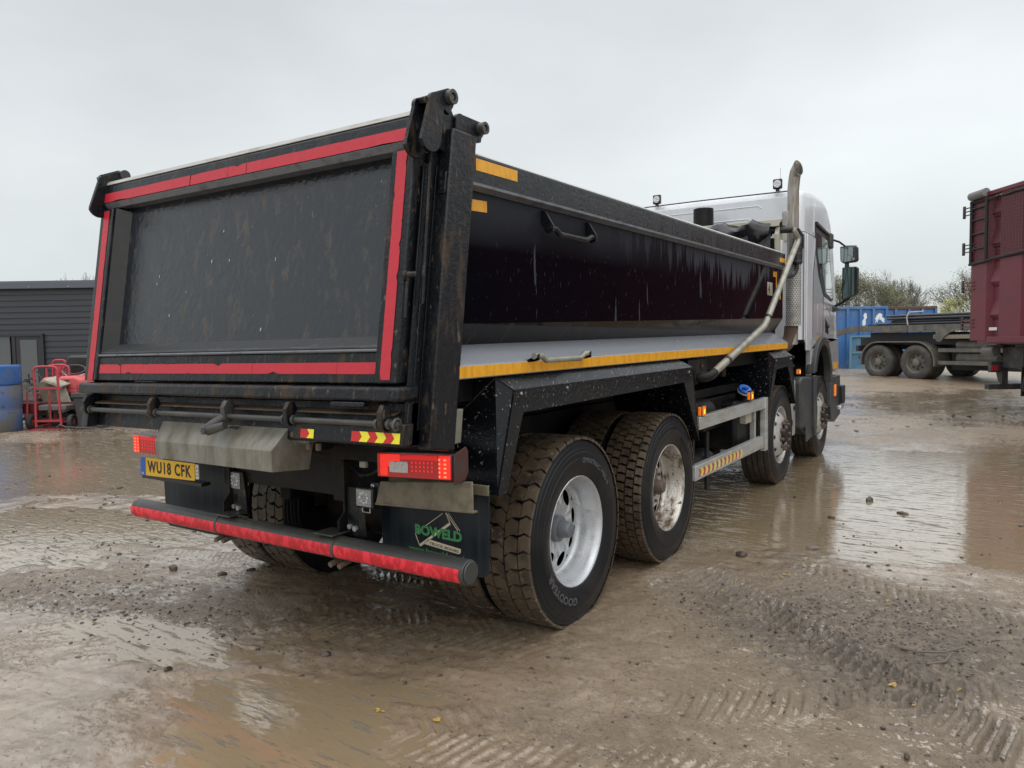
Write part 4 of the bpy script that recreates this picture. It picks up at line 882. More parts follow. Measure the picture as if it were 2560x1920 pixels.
# ================================================================== wheels
RT = .522
def tyre_mb(pattern, w=.300):
    """axle along X, outer sidewall near x=0, tread from x=0 to -w"""
    mb_ = MB(); bot = .503 if pattern != 'rib' else .515
    prof = [(-.030, .296), (-.006, .310), (.004, .345), (.010, .385), (.0105, .402), (.008, .404), (.0095, .408), (.006, .432), (.0045, .434), (.005, .438), (.002, .452), (-.0005, .454), (0, .458), (-.004, .476), (-.007, .478), (-.007, .482), (-.012, .496), (-.020, bot)]
    prof = prof+[(-w+.020, bot)]+[(-w-x, r) for x, r in reversed(prof[:-1])]
    mb_.lathe(prof, 96, 0)
    def block(poly, top=RT, mi=1):
        """poly in (x across, s along the circumference in radians)"""
        n = len(poly); c0 = sum(p[0] for p in poly)/n; c1 = sum(p[1] for p in poly)/n
        vb = [(p[0], bot*math.cos(p[1])*.999, bot*math.sin(p[1])*.999) for p in poly]
        k = .94
        def tp(p):
            x = c0+(p[0]-c0)*k; a = c1+(p[1]-c1)*k; e = abs(x+w/2)/(w/2); rr = top-(.006*max(0, e-.8)/.2)
            return (x, rr*math.cos(a), rr*math.sin(a))
        vt = [tp(p) for p in poly]
        mb_.add(vb+vt, [tuple(range(2*n-1, n-1, -1))]+[(i, (i+1) % n, (i+1) % n+n, i+n) for i in range(n)], mi)
    c = -w/2
    if pattern == 'chev':
        nn = 38; P = 2*math.pi/nn; hw = w/2
        for i in range(nn):
            for sg, off in ((1, 0), (-1, .5)):
                s0 = (i+off)*P
                sh = [(c+sg*.083, s0+.08*P), (c+sg*.118, s0-.12*P), (c+sg*(hw-.004), s0+.05*P), (c+sg*(hw-.004), s0+.95*P), (c+sg*.118, s0+.79*P), (c+sg*.083, s0+.99*P)]
                ce = [(c+sg*.003, s0+.38*P), (c+sg*.030, s0+.05*P), (c+sg*.080, s0+.20*P), (c+sg*.080, s0+.99*P), (c+sg*.044, s0+.98*P), (c+sg*.003, s0+1.27*P)]
                for pl_ in (sh, ce): block(pl_ if sg > 0 else pl_[::-1])
    elif pattern == 'brick':
        nn = 56; P = 2*math.pi/nn; rows = [-.146, -.092, -.032, .032, .092, .146]
        for r_ in range(5):
            a, b = rows[r_]+.004, rows[r_+1]-.004; off = (0, .4, .1, .6, .25)[r_]
            for i in range(nn):
                s0 = (i+off)*P; z = .10*P
                block([(c+a, s0), (c+b, s0+z), (c+b, s0+z+.84*P), (c+(a+b)/2, s0+.80*P), (c+a, s0+.84*P)])
    else:
        for a, b in ((-.146, -.094), (-.086, -.032), (-.024, .024), (.032, .086), (.094, .146)):
            mb_.lathe([(c+a, bot-.002), (c+a+.003, RT), (c+b-.003, RT), (c+b, bot-.002)], 96, 1)
        if pattern == 'rib':
            for i in range(72):
                for r_ in (-.115, .058):
                    a = 2*math.pi*i/72
                    mb_.add([(c+r_+dx, (RT+.0006)*math.cos(a+da), (RT+.0006)*math.sin(a+da)) for dx, da in ((-.012, 0), (.012, .012), (.012, .02), (-.012, .008))], [(0, 1, 2, 3)], 2)
    return mb_
def ring_text(body, r0, size, a0, sx=1.0, bold=.03):
    v, f, w = text(body, size, bold, sx)
    out = []
    for a, b, c in v:
        ang = a0-a/(r0+size/2); rr = r0+b      # clockwise seen from outside, tops outward
        out.append((.0115 if rr < .40 else .0115-(rr-.40)*.14, rr*math.cos(ang), rr*math.sin(ang)))
    return out, f
def wheel(name, x, y, sgn, kind, pattern, x_in=0.0, parent=truck):
    m = Matrix.Translation((x, y, .505)) @ (Matrix.Rotation(math.pi, 4, 'Z') if sgn < 0 else Matrix())
    tm = tread_mud if pattern != 'rib' else tread_dark
    w_ = obj(name, tyre_mb(pattern), [rubber, tm, ink], parent, m, ang=28)
    n = 64
    if kind in ('deep', 'rust'):
        rm = rim_silver if kind == 'deep' else rim_rust
        rim = MB().lathe([(-.030, .300), (-.012, .304), (-.008, .300), (-.012, .294), (-.020, .288), (-.050, .283), (-.085, .270), (-.118, .262), (-.138, .258), (-.150, .248), (-.153, .240)], n)
        r_ = obj('rim', rim, rm, w_, m, ang=50)
        # disc with hand holes: ring of sectors
        d = MB(); K = 8; RI, RO, RC, RH = .050, .245, .184, .043
        seg = 10
        for k in range(K):
            a0 = 2*math.pi*(k+.25)/K; span = 2*math.pi/K; M_ = 20
            hole = [(RC*math.cos(a0)+RH*math.cos(t)*math.cos(a0)-RH*math.sin(t)*math.sin(a0), RC*math.sin(a0)+RH*math.cos(t)*math.sin(a0)+RH*math.sin(t)*math.cos(a0)) for t in [2*math.pi*i/M_ for i in range(M_)]]
            outer = []
            for i in range(M_):
                t = 2*math.pi*i/M_; u_, v_ = math.cos(t), math.sin(t); mxx = max(abs(u_), abs(v_)); u_, v_ = u_/mxx, v_/mxx
                rr = (RI+RO)/2+u_*(RO-RI)/2; aa = a0+v_*span/2; outer.append((rr*math.cos(aa), rr*math.sin(aa)))
            xz = lambda p: -.152+.030*(1-min(1, abs(math.hypot(*p)-.14)/.09))
            o_ = len(d.v)
            for p in hole: d.v.append((xz(p), p[0], p[1]))
            for p in outer: d.v.append((xz(p), p[0], p[1]))
            for i in range(M_): d.f.append((o_+i, o_+(i+1) % M_, o_+M_+(i+1) % M_, o_+M_+i)); d.mi.append(0)
        obj('disc', d, rm, w_, m, ang=60)
        hubm = worn_grey if kind == 'deep' else nutm
        obj('hub', MB().lathe([(-.15, .075), (-.118, .072), (-.115, .048), (-.060, .045), (-.050, .038), (-.048, .001)], 28), hubm, w_, m, ang=40)
        mbn = MB()
        for i in range(10):
            if kind == 'deep': break
            a = 2*math.pi*i/10; mbn.cyl((-.17, .118*math.cos(a), .118*math.sin(a)), (-.116, .118*math.cos(a), .118*math.sin(a)), .011, 8)
        if kind != 'deep': obj('wheel_nuts', mbn, nutm, w_, m)['kind'] = 'stuff'
        if sgn > 0 and kind == 'deep':
            for body_, r0, sz, a0, sx, bd in (('GOODYEAR', .352, .042, R(262), 1.25, .035), ('OMNITRAC MSD II', .375, .030, R(87), 1.15, .03)):
                v, f = ring_text(body_, r0, sz, a0, sx, bd); obj('tyre_lettering', MB().add(v, f), rubber_txt, w_, m, smooth=False)
        elif sgn > 0:
            v, f = ring_text('MICHELIN', .36, .03, R(60), 1.1); obj('tyre_lettering', MB().add(v, f), rubber, w_, m, smooth=False)
    elif kind == 'steer':
        rim = MB().lathe([(-.030, .300), (-.010, .304), (-.006, .300), (-.010, .293), (-.020, .288), (-.060, .280), (-.085, .268), (-.070, .258), (-.030, .240), (-.010, .215), (.012, .185), (.022, .170), (.022, .105)], n)
        r_ = obj('rim', rim, rim_steer, w_, m, ang=50)
        mbh = MB()
        for i in range(10):
            a = 2*math.pi*i/10
            mbh.add([(-.0345+.0352*k_, (.246-.034*k_)*math.cos(a+s__), (.246-.034*k_)*math.sin(a+s__)) for k_, s__ in ((0, -.09), (0, .09), (.45, .10), (.8, .06), (.8, -.06), (.45, -.10))], [(0, 1, 2, 3, 4, 5)])
        obj('hand_holes', mbh, ink, w_, m, smooth=False)['kind'] = 'stuff'
        nd = obj('wheel_nut', MB().cyl((.02, 0, 0), (.062, 0, 0), .0165, 8).cyl((.02, 0, 0), (.032, 0, 0), .023, 12), nutm, w_, m @ Matrix.Translation((0, .145, 0)))
        for i in range(1, 10):
            a = 2*math.pi*(i+.3)/10; obj('wheel_nut', None, None, w_, m @ Matrix.Translation((0, .145*math.cos(a), .145*math.sin(a))), data=nd.data)
        obj('hub', MB().lathe([(.022, .104), (.005, .10), (.005, .085), (.045, .08), (.055, .07), (.055, .001)], 28), chassis_m, w_, m, ang=40)
    else:
        obj('rim', MB().lathe([(-.27, .300), (-.255, .288), (-.20, .27), (-.14, .26), (-.12, .12)], n), dull_black, w_, m, ang=50)
        obj('rim', MB().lathe([(-.030, .300), (-.010, .300), (-.02, .288), (-.10, .262), (-.12, .10)], n), dull_black, w_, m, ang=50)
    return w_
XW = 1.217
for y, kd, pt in ((0, 'deep', 'chev'), (1.358, 'rust', 'brick')):
    for sg in (1, -1):
        wheel('wheel', sg*XW, y, sg, kd, pt); wheel('wheel', sg*(XW-.338), y, sg, 'inner', pt if sg > 0 or y else 'chev')
for y in (4.545, 6.645):
    for sg in (1, -1): wheel('wheel', sg*XW, y, sg, 'steer', 'rib')
# ================================================================== cab
up_poly = [(5.60, 1.50), (5.60, 2.752), (7.52, 2.752), (7.76, 2.10), (7.88, 1.50)]
along = lambda a, b: abs(a.x-b.x) < 1e-4 and abs(abs(a.x)-1.205) < .01 and not (abs(a.z-b.z) < 1e-4 and (abs(a.z-2.752) < .01 or abs(a.z-1.5) < .01 or abs(a.z-2.76) < .01))
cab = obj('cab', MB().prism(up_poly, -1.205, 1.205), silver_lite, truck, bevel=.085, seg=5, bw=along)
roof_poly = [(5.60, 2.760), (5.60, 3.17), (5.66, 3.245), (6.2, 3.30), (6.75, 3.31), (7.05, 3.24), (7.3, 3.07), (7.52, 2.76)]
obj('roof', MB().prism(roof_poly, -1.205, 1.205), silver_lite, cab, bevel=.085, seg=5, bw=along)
# pressed swages on the back wall
for (x0, x1, z) in ((-1.0, .72, 3.10), (-1.0, .60, 2.955)):
    obj('swage', MB().tube([(x0, 5.600, z-.03), (x0+.03, 5.600, z), (x1-.03, 5.600, z), (x1, 5.600, z-.03)], .007, 8), silver_lite, cab)
obj('roof_gutter', MB().tube([(-1.12, 5.60, 3.235), (0, 5.60, 3.242), (1.10, 5.60, 3.235)], .008, 8), mat('brown seal', (.06, .04, .035), .5), cab)
obj('rear_band', MB().box(-1.19, 1.19, 5.588, 5.5995, 2.66, 2.75), cream, cab)
# rear corner fairing strip
obj('corner_fairing', MB().prism([(5.72, 1.37), (5.72, 2.74), (5.82, 2.74), (5.86, 2.3), (5.98, 1.37)], 1.206, 1.226), silver_lite, cab, bevel=.008, seg=3)
obj('corner_fairing', MB().prism([(5.63, 1.50), (5.63, 2.74), (5.69, 2.74), (5.69, 1.46)], 1.206, 1.222), silver_lite, cab, bevel=.006, seg=3)
# lower side skins with wheel arch
ar = arc(6.62, .95, .56, 172, 20, 12)
low = [(5.98, 1.50), (5.98, 1.37), (6.06, 1.37)]+[(a, b) for a, b in ar if b > 1.0]+[(7.20, .78), (7.30, .40), (8.02, .34), (8.06, .62), (8.0, 1.0), (7.90, 1.50)]
for sg in (1, -1):
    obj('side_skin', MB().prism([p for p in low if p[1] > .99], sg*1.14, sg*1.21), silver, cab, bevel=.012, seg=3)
    obj('bumper_end', MB().prism([(7.22, .98), (7.30, .40), (7.62, .33), (8.04, .40), (8.06, .62), (8.0, .98)], sg*1.10, sg*1.225), plas, cab, bevel=.02, seg=3)
obj('front_panel', MB().box(-1.14, 1.14, 7.80, 7.95, .98, 1.50), silver, cab, bevel=.04, seg=3)
obj('bumper', MB().box(-1.10, 1.10, 7.70, 8.08, .33, .97), plas, cab, bevel=.05, seg=3)
# door
dp = [(6.18, 1.50), (6.20, 2.82), (6.25, 2.88), (7.02, 2.84), (7.47, 2.02), (7.50, 1.50)]
door = obj('door', MB().prism([(6.10, 1.502), (6.10, 2.30), (6.25, 2.74), (7.10, 2.74), (7.50, 2.0), (7.55, 1.502)], 1.2055, 1.2115), silver, cab, bevel=.003)
win = obj('window_surround', MB().prism([(6.23, 2.90), (7.02, 2.845), (7.44, 2.03), (7.30, 2.00), (6.78, 2.06), (6.45, 2.30), (6.28, 2.55)], 1.212, 1.218), blackp, cab, bevel=.003)
obj('window_glass', MB().prism([(6.60, 2.80), (6.99, 2.78), (7.39, 2.06), (7.30, 2.04), (6.90, 2.10), (6.68, 2.35)], 1.2185, 1.2205), glass_side, win)
obj('quarter_glass', MB().prism([(6.30, 2.82), (6.54, 2.80), (6.62, 2.35), (6.52, 2.32), (6.34, 2.56)], 1.2185, 1.2205), glass_dark, win)
obj('drip_rail', MB().prism([(6.22, 2.94), (6.24, 2.90), (7.06, 2.85), (7.06, 2.875)], 1.206, 1.24), plas, win, bevel=.004)
obj('door_panel', MB().prism([(6.40, 1.575), (6.41, 1.93), (6.74, 1.965), (6.72, 1.575)], 1.2118, 1.2165), silver, door, bevel=.004)
obj('door_seam', MB().tube([(1.213, 6.76, 1.52), (1.213, 6.76, 2.05)], .004, 6).tube([(1.213, 6.12, 1.52), (1.213, 6.12, 2.3), (1.213, 6.26, 2.6)], .003, 6), ink, door)
obj('door_recess', MB().prism([(6.90, 1.77), (7.10, 1.70), (7.16, 1.56), (6.92, 1.58)], 1.2118, 1.2135), ink, door)
obj('door_handle', MB().prism([(6.96, 1.70), (7.10, 1.67), (7.10, 1.64), (6.96, 1.66)], 1.214, 1.235), plas, door, bevel=.003)
obj('door_crease', MB().tube([(1.212, 6.80, 1.99), (1.214, 7.2, 1.86), (1.21, 7.62, 1.62)], .006, 6).tube([(1.212, 6.9, 1.50), (1.213, 7.3, 1.46), (1.21, 7.75, 1.30)], .005, 6), silver, door)
obj('amber_tape', MB().prism([(6.36, 1.475), (6.36, 1.53), (6.84, 1.52), (6.84, 1.465)], 1.2125, 1.214), tape_yel, cab)
obj('amber_tape', MB().prism([(7.52, 1.08), (7.52, 1.17), (7.86, 1.165), (7.84, 1.08)], 1.211, 1.2125), tape_yel, cab)
obj('side_groove', MB().tube([(1.207, 6.15, 2.80), (1.207, 6.17, 3.12), (1.203, 6.3, 3.19), (1.18, 6.8, 3.17), (1.19, 7.05, 3.02), (1.205, 7.15, 2.9)], .006, 6), silver_lite, cab)
# arch flare: outer band
fo = arc(6.60, .93, .60, 165, -2, 18); fi = arc(6.62, .93, .50, -2, 160, 18)
fl_ = obj('wheel_arch', MB().prism(fo+fi, 1.16, 1.262), plas, cab, bevel=.012, seg=3)
obj('arch_leg', MB().prism([(6.00, 1.06), (6.13, 1.06), (6.20, .60), (6.16, .33), (6.05, .31), (6.02, .6)], 1.17, 1.264), plas, fl_, bevel=.012, seg=3)
obj('arch_leg', MB().prism([(7.12, .92), (7.20, .92), (7.30, .45), (7.12, .44), (7.05, .6)], 1.17, 1.262), plas, fl_, bevel=.01)
obj('arch_liner', MB().prism(arc(6.62, .93, .52, 175, -5, 14)+arc(6.62, .93, .505, -5, 175, 14), .7, 1.16), dull_black, fl_)
obj('liner_panel', MB().prism([(6.0, 1.5), (7.3, 1.45), (7.25, .5), (6.0, .5)], .66, .70), dull_black, fl_)
# steps
stp = obj('step_box', MB().prism([(5.40, 1.02), (5.46, 1.07), (6.0, 1.05), (6.02, .40), (5.80, .36), (5.45, .47)], 1.08, 1.235), plas, cab, bevel=.03, seg=3)
obj('step_deflector', MB().add([(1.235, 5.62, .50), (1.235, 6.02, .40), (1.24, 6.04, .32), (1.30, 5.36, .33)], [(0, 1, 2, 3)]), plas, stp)
stp2 = obj('silencer_box', MB().box(.62, 1.17, 5.12, 5.42, .40, 1.04), rim_steer, truck, bevel=.02, seg=3)
obj('box_socket', MB().cyl((1.17, 5.22, .56), (1.178, 5.22, .56), .035, 16).cyl((1.17, 5.33, .72), (1.178, 5.33, .72), .03, 16), blackp, stp2)
obj('engine_bay', MB().box(-1.0, 1.0, 5.05, 5.75, .75, 1.42), chassis_m, truck, bevel=.02)
obj('hose_stack', MB().tube([(.9, 5.1, 1.2), (1.1, 5.15, 1.25), (1.12, 5.5, 1.2)], .02, 8).tube([(.9, 5.05, 1.3), (1.1, 5.1, 1.34), (1.12, 5.5, 1.3)], .02, 8), blackp, truck)
obj('bumper_step', MB().box(1.16, 1.285, 7.92, 8.09, .56, .83), blackp, cab, bevel=.02, seg=3)
obj('fog_lamp', MB().box(1.12, 1.27, 7.85, 8.05, .48, .545), led_m, cab, bevel=.015)
obj('side_marker', MB().box(1.226, 1.24, 7.50, 7.62, .70, .86), amber, cab, bevel=.004)
# mirrors
mr_ = obj('mirror_bracket', MB().tube([(1.19, 7.20, 2.84), (1.30, 7.35, 2.80), (1.36, 7.45, 2.745), (1.50, 7.45, 2.735)], .014, 10).tube([(1.20, 7.52, 1.93), (1.30, 7.50, 1.98), (1.42, 7.46, 2.05)], .020, 10).tube([(1.38, 7.47, 2.52), (1.38, 7.47, 2.46)], .028, 10), blackp, cab)
obj('mirror_mount', MB().box(1.14, 1.25, 7.08, 7.25, 2.70, 2.90), plas, mr_, bevel=.02, seg=3); obj('mirror_mount', MB().prism([(1.20, 1.95), (1.33, 1.90), (1.20, 1.86)], 7.40, 7.55, axis='y'), plas, mr_, bevel=.01)
mh = obj('mirror_housing', MB().prism([(1.30, 2.745), (1.50, 2.735), (1.52, 2.72), (1.525, 2.55), (1.50, 2.525), (1.34, 2.515), (1.305, 2.55)], 7.41, 7.50, axis='y'), blackp, mr_, bevel=.012, seg=3)
obj('mirror_glass', MB().prism([(1.312, 2.732), (1.495, 2.723), (1.508, 2.555), (1.35, 2.528), (1.318, 2.55)], 7.405, 7.4095, axis='y'), mirror_g, mh)
mh = obj('mirror_housing', MB().prism([(1.33, 2.46), (1.505, 2.465), (1.53, 2.44), (1.53, 2.13), (1.50, 2.08), (1.345, 2.015), (1.328, 2.03)], 7.41, 7.50, axis='y'), blackp, mr_, bevel=.012, seg=3)
obj('mirror_glass', MB().prism([(1.34, 2.45), (1.50, 2.452), (1.515, 2.43), (1.513, 2.14), (1.485, 2.09), (1.345, 2.03)], 7.405, 7.4095, axis='y'), mat('smoked mirror glass', (.10, .14, .14), .03, metal=1.0), mh)
# cab-top lamps
def top_lamp(cx, z):
    wmx = Matrix.Translation((cx, 5.62, z)); b = obj('roof_lamp', MB().box(-.052, .052, -.02, .025, -.058, .058), blackp, cab, wmx, bevel=.012, seg=3)
    obj('lens', MB().cyl((0, -.021, 0), (0, -.025, 0), .043, 20), led_m, b, wmx)
    mbl = MB()
    for i in range(7):
        a = i*math.pi/3; r_ = .026 if i < 6 else 0; mbl.lathe([(-.026, .001), (-.0285, .005), (-.026, .010)], 8, axis='y', c=(r_*math.cos(a), 0, r_*math.sin(a)))
    obj('led', mbl, white_pl, b, wmx); obj('bracket', MB().box(-.022, .022, -.005, .01, -.085, -.056), blackp, b, wmx)
top_lamp(.905, 3.335); top_lamp(-.60, 3.325)
obj('aerial', MB().cyl((.87, 5.9, 3.28), (.865, 5.92, 3.58), .002, 5), blackp, cab)
# exhaust stack, heat shield, filter
def ring(c, u, w, ru, rw, n=28):
    return [tuple(Vector(c)+Vector(u)*ru*math.cos(2*math.pi*k/n)+Vector(w)*rw*math.sin(2*math.pi*k/n)) for k in range(n)]
nx, ny = .80, -.60     # the mouth looks outward and to the rear
rings = [((1.170, 5.22, z), (.6, .8, 0), (nx, ny, 0), .062, .062) for z in (1.45, 1.8, 2.4, 3.0, 3.16)]
rings = [ring(*r_) for r_ in rings]
for t_, off, z in ((12, .006, 3.23), (24, .018, 3.30), (34, .034, 3.355)):
    rings.append(ring((1.170+nx*off, 5.22+ny*off, z), (.6, .8, 0), (nx*math.cos(R(t_)), ny*math.cos(R(t_)), -math.sin(R(t_))), .062, .064))
rings.append(ring((1.170+nx*.078, 5.22+ny*.078, 3.398), (.6, .8, 0), (nx*.28, ny*.28, -.96), .061, .092))
inner = [ring((1.170+nx*.078, 5.22+ny*.078, 3.398), (.6, .8, 0), (nx*.28, ny*.28, -.96), .057, .087), ring((1.170+nx*.03, 5.22+ny*.03, 3.33), (.6, .8, 0), (nx*.8, ny*.8, -.6), .056, .058)]
sk_ = MB(); n_ = 28
for r_ in rings+inner: sk_.v += r_
for i in range(len(rings)+1):
    for k in range(n_): sk_.f.append((i*n_+k, i*n_+(k+1) % n_, (i+1)*n_+(k+1) % n_, (i+1)*n_+k)); sk_.mi.append(0)
sk_.f.append(tuple((len(rings)+1)*n_+k for k in range(n_))); sk_.mi.append(0)
stack = obj('exhaust_stack', sk_, stack_m, truck, ang=50)
sh_ = MB(); nn = 26; mm = 30; pn, pm_ = 15, 33
hs_z0, hs_z1 = 1.66, 2.42
for i in range(nn+1):
    for j in range(mm+1):
        a = R(-160+320*i/nn-65); sh_.v.append((1.185+.080*math.cos(a), 5.20+.080*math.sin(a), hs_z0+(hs_z1-hs_z0)*j/mm))
for i in range(nn):
    for j in range(mm):
        a = i*(mm+1)+j; sh_.f.append((a, a+1, a+mm+2, a+mm+1)); sh_.mi.append(0)
hs = obj('heat_shield', sh_, shield_m, truck, ang=60)
pf = MB()
for i in range(pn):
    for j in range(pm_):
        a = R(-150+300*(i+.5*(j % 2))/pn-65); z = hs_z0+.02+(hs_z1-hs_z0-.04)*j/pm_; r_ = .0815; d = .0068
        t = Vector((-math.sin(a), math.cos(a), 0)); cpt = Vector((1.185+r_*math.cos(a), 5.20+r_*math.sin(a), z))
        pf.add([tuple(cpt+t*d*ca+Vector((0, 0, d*sa))) for ca, sa in ((1, 0), (.5, .87), (-.5, .87), (-1, 0), (-.5, -.87), (.5, -.87))], [(0, 1, 2, 3, 4, 5)])
obj('perforation', pf, ink, hs, smooth=False)['kind'] = 'stuff'
obj('exhaust_elbow', MB().tube(bez([(1.16, 5.22, 1.66), (1.15, 5.22, 1.48), (1.05, 5.15, 1.40)]), .075, 20), mat('rusty elbow', (.10, .065, .045), .7, bump=.5), truck)
fc = obj('air_filter', MB().lathe([(2.33, .001), (2.33, .045), (2.345, .058), (2.50, .058), (2.505, .064), (2.52, .064), (2.525, .05), (2.62, .05), (2.65, .03), (2.66, .001)], 24, axis='z', c=(1.245, 5.08, 0)), blackp, truck, ang=40)
obj('filter_rib', MB().lathe([(2.36, .0585), (2.365, .061), (2.37, .0585)], 24, axis='z', c=(1.245, 5.08, 0)).lathe([(2.44, .0585), (2.445, .061), (2.45, .0585)], 24, axis='z', c=(1.245, 5.08, 0)), plas, fc)
obj('filter_hose', MB().tube(bez([(1.245, 5.08, 2.34), (1.245, 5.08, 2.22), (1.16, 4.98, 2.19), (1.10, 4.95, 2.20)]), .022, 10), blackp, fc)
obj('filter_plate', MB().prism([(1.19, 2.60), (1.19, 2.72), (1.25, 2.74), (1.30, 2.66), (1.30, 2.52), (1.27, 2.45), (1.19, 2.45)], 5.14, 5.155, axis='y'), blackp, fc, bevel=.006)
obj('intake_cap', MB().cyl((.12, 5.30, 2.70), (.12, 5.30, 3.085), .118, 28), dull_black, truck, bevel=.008)
obj('intake_ridge', MB().lathe([(3.084, .02), (3.10, .02), (3.10, .001)], 12, axis='z', c=(.12, 5.30, 0)), dull_black, truck)
# ================================================================== yard surroundings
clad_m = mat('charcoal boards', (0.026, 0.028, 0.035), .6, dirt=(.036, .037, .042), dscale=3, dthr=(.45, .7), dstretch=(.3, 1, 6), bump=.2, bscale=30, bstretch=(.1, 1, 2))
fascia_m = mat('grey fascia', (0.085, 0.095, 0.115), .4); frame_m = mat('dark window frame', (.018, .018, .022), .4)
Mz = Matrix.Rotation(YAW, 4, 'Z')
def LM(lat, dep, z=0, rot=0): return Matrix.Translation(LD(lat, dep, z)) @ Mz @ Matrix.Rotation(rot, 4, 'Z')
def lthing(name, label, cat, lat, dep, z=0, rot=0, group=None):
    p_ = LD(lat, dep, z); return thing(name, label, cat, p_, YAW+rot, group)
bl = lthing('site_office', 'low flat-roofed office clad in charcoal horizontal boards behind the scrap', 'building', -9.38, 18.0)
m0 = WM[bl]
def bo(name, mb_, m, par=bl, **k): return obj(name, mb_, m, par, m0 if par is bl else WM[par], **k)
bo('wall', MB().box(-6.2, 1.9, .12, 5.5, -.1, 2.93), clad_m)
bo('roof', MB().box(-6.25, 1.95, .05, 5.6, 3.09, 3.14), fascia_m)
fs_ = bo('fascia', MB().box(-6.25, 1.95, -.04, .12, 2.95, 3.11), fascia_m, bevel=.006)
for k in range(9):
    obj('screw', MB().cyl((-5.6+.85*k+.1*(k % 2), -.055, 2.99), (-5.6+.85*k+.1*(k % 2), -.04, 2.99), .014, 8), bare, fs_, m0)
# opening: local x from -4.4 to -1.98, z up to 2.0   (u 0..113)
brd = {}
for i in range(21):
    z0 = 2.95-(i+1)*.1405
    spans = [(-6.2, 1.9)] if z0 > 1.80 else [(-6.2, -6.0), (-1.95, 1.9)]
    for a, b in spans:
        key = (round(a, 2), round(b, 2))
        mbb = MB().add([(a, .0, 0), (a, -.022, 0), (a, -.002, .150), (a, .03, .150), (b, .0, 0), (b, -.022, 0), (b, -.002, .150), (b, .03, .150)], [(0, 1, 2, 3), (7, 6, 5, 4), (0, 4, 5, 1), (1, 5, 6, 2), (2, 6, 7, 3), (3, 7, 4, 0)])
        wmx = m0 @ Matrix.Translation((0, .07, z0))
        if key in brd: obj('board', None, None, bl, wmx, data=brd[key])
        else: brd[key] = obj('board', mbb, clad_m, bl, wmx, smooth=False).data
wf = bo('window_frame', MB().box(-6.0, -1.95, -.01, .10, 1.80, 1.87).box(-2.02, -1.95, -.01, .10, .1, 1.80).box(-3.40, -3.30, .0, .10, .1, 1.80).box(-2.72, -2.64, .0, .10, .1, 1.80).box(-4.0, -3.92, 0, .1, .1, 1.80).box(-5.0, -4.9, 0, .1, .1, 1.80), frame_m, bevel=.006)
pane_m = mat('office glass', (.05, .055, .06), .03, spec=1.0, coat=.6)
for a, b in ((-6, -5.0), (-4.9, -4.0), (-3.92, -3.40), (-3.30, -2.80)):
    obj('pane', MB().box(a, b, .06, .07, .5, 1.80), pane_m, wf, m0)
dr_ = bo('door', MB().box(-2.64, -2.02, .02, .07, .05, 1.80), frame_m)
obj('pane', MB().box(-2.52, -2.12, .01, .018, .25, 1.72), pane_m, dr_, m0)
# what the windows reflect stands in the yard itself: nothing painted on them

# --- scrap heap along the wall
def zof(v, u, D): return 1.555+(848.5+(1280-u)*.015-v)/1854.76*D
drum_m = mat('faded blue drum', (.03, .11, .34), .5, dirt=(.11, .105, .095), dscale=1.5, dthr=(.38, .58), drough=.7, dirt2=(.05, .05, .05), d2scale=9, d2thr=(.55, .66))
drum_b = mat('blue tub', (.02, .11, .36), .4, dirt=(.10, .13, .2), dscale=3, dthr=(.5, .7))
dr = lthing('plastic_drum', 'dirty blue plastic drum standing on the mud at the left edge', 'drum', -9.34, 13.5)
obj('drum_body', MB().lathe([(0, .001), (0, .30), (.03, .325), (.40, .335), (.43, .325), (.46, .335), (.84, .33), (.875, .31), (.875, .001)], 36, axis='z'), drum_m, dr, WM[dr], ang=50)
obj('drum_sticker', MB().box(.10, .16, -.337, -.330, .44, .49), white_pl, dr, WM[dr])
db = lthing('plastic_tub', 'blue plastic tub standing on top of the dirty blue drum', 'tub', -9.34, 13.5, .878)
obj('tub_body', MB().lathe([(0, .001), (0, .335), (.02, .345), (.30, .350), (.33, .355), (.345, .345), (.33, .33), (.05, .31), (.05, .001)], 36, axis='z'), drum_b, db, WM[db], ang=50)
redp = mat('faded red paint', (.36, .035, .045), .45, dirt=(.16, .05, .04), dscale=8, dthr=(.5, .7))
redb = mat('bright red plastic', (.50, .02, .04), .35); pink = mat('faded pink red bonnet', (.55, .09, .09), .4)
tyre_s = mat('small wheel rubber', (.03, .03, .032), .7); hubr = mat('red hub', (.35, .05, .03), .5)
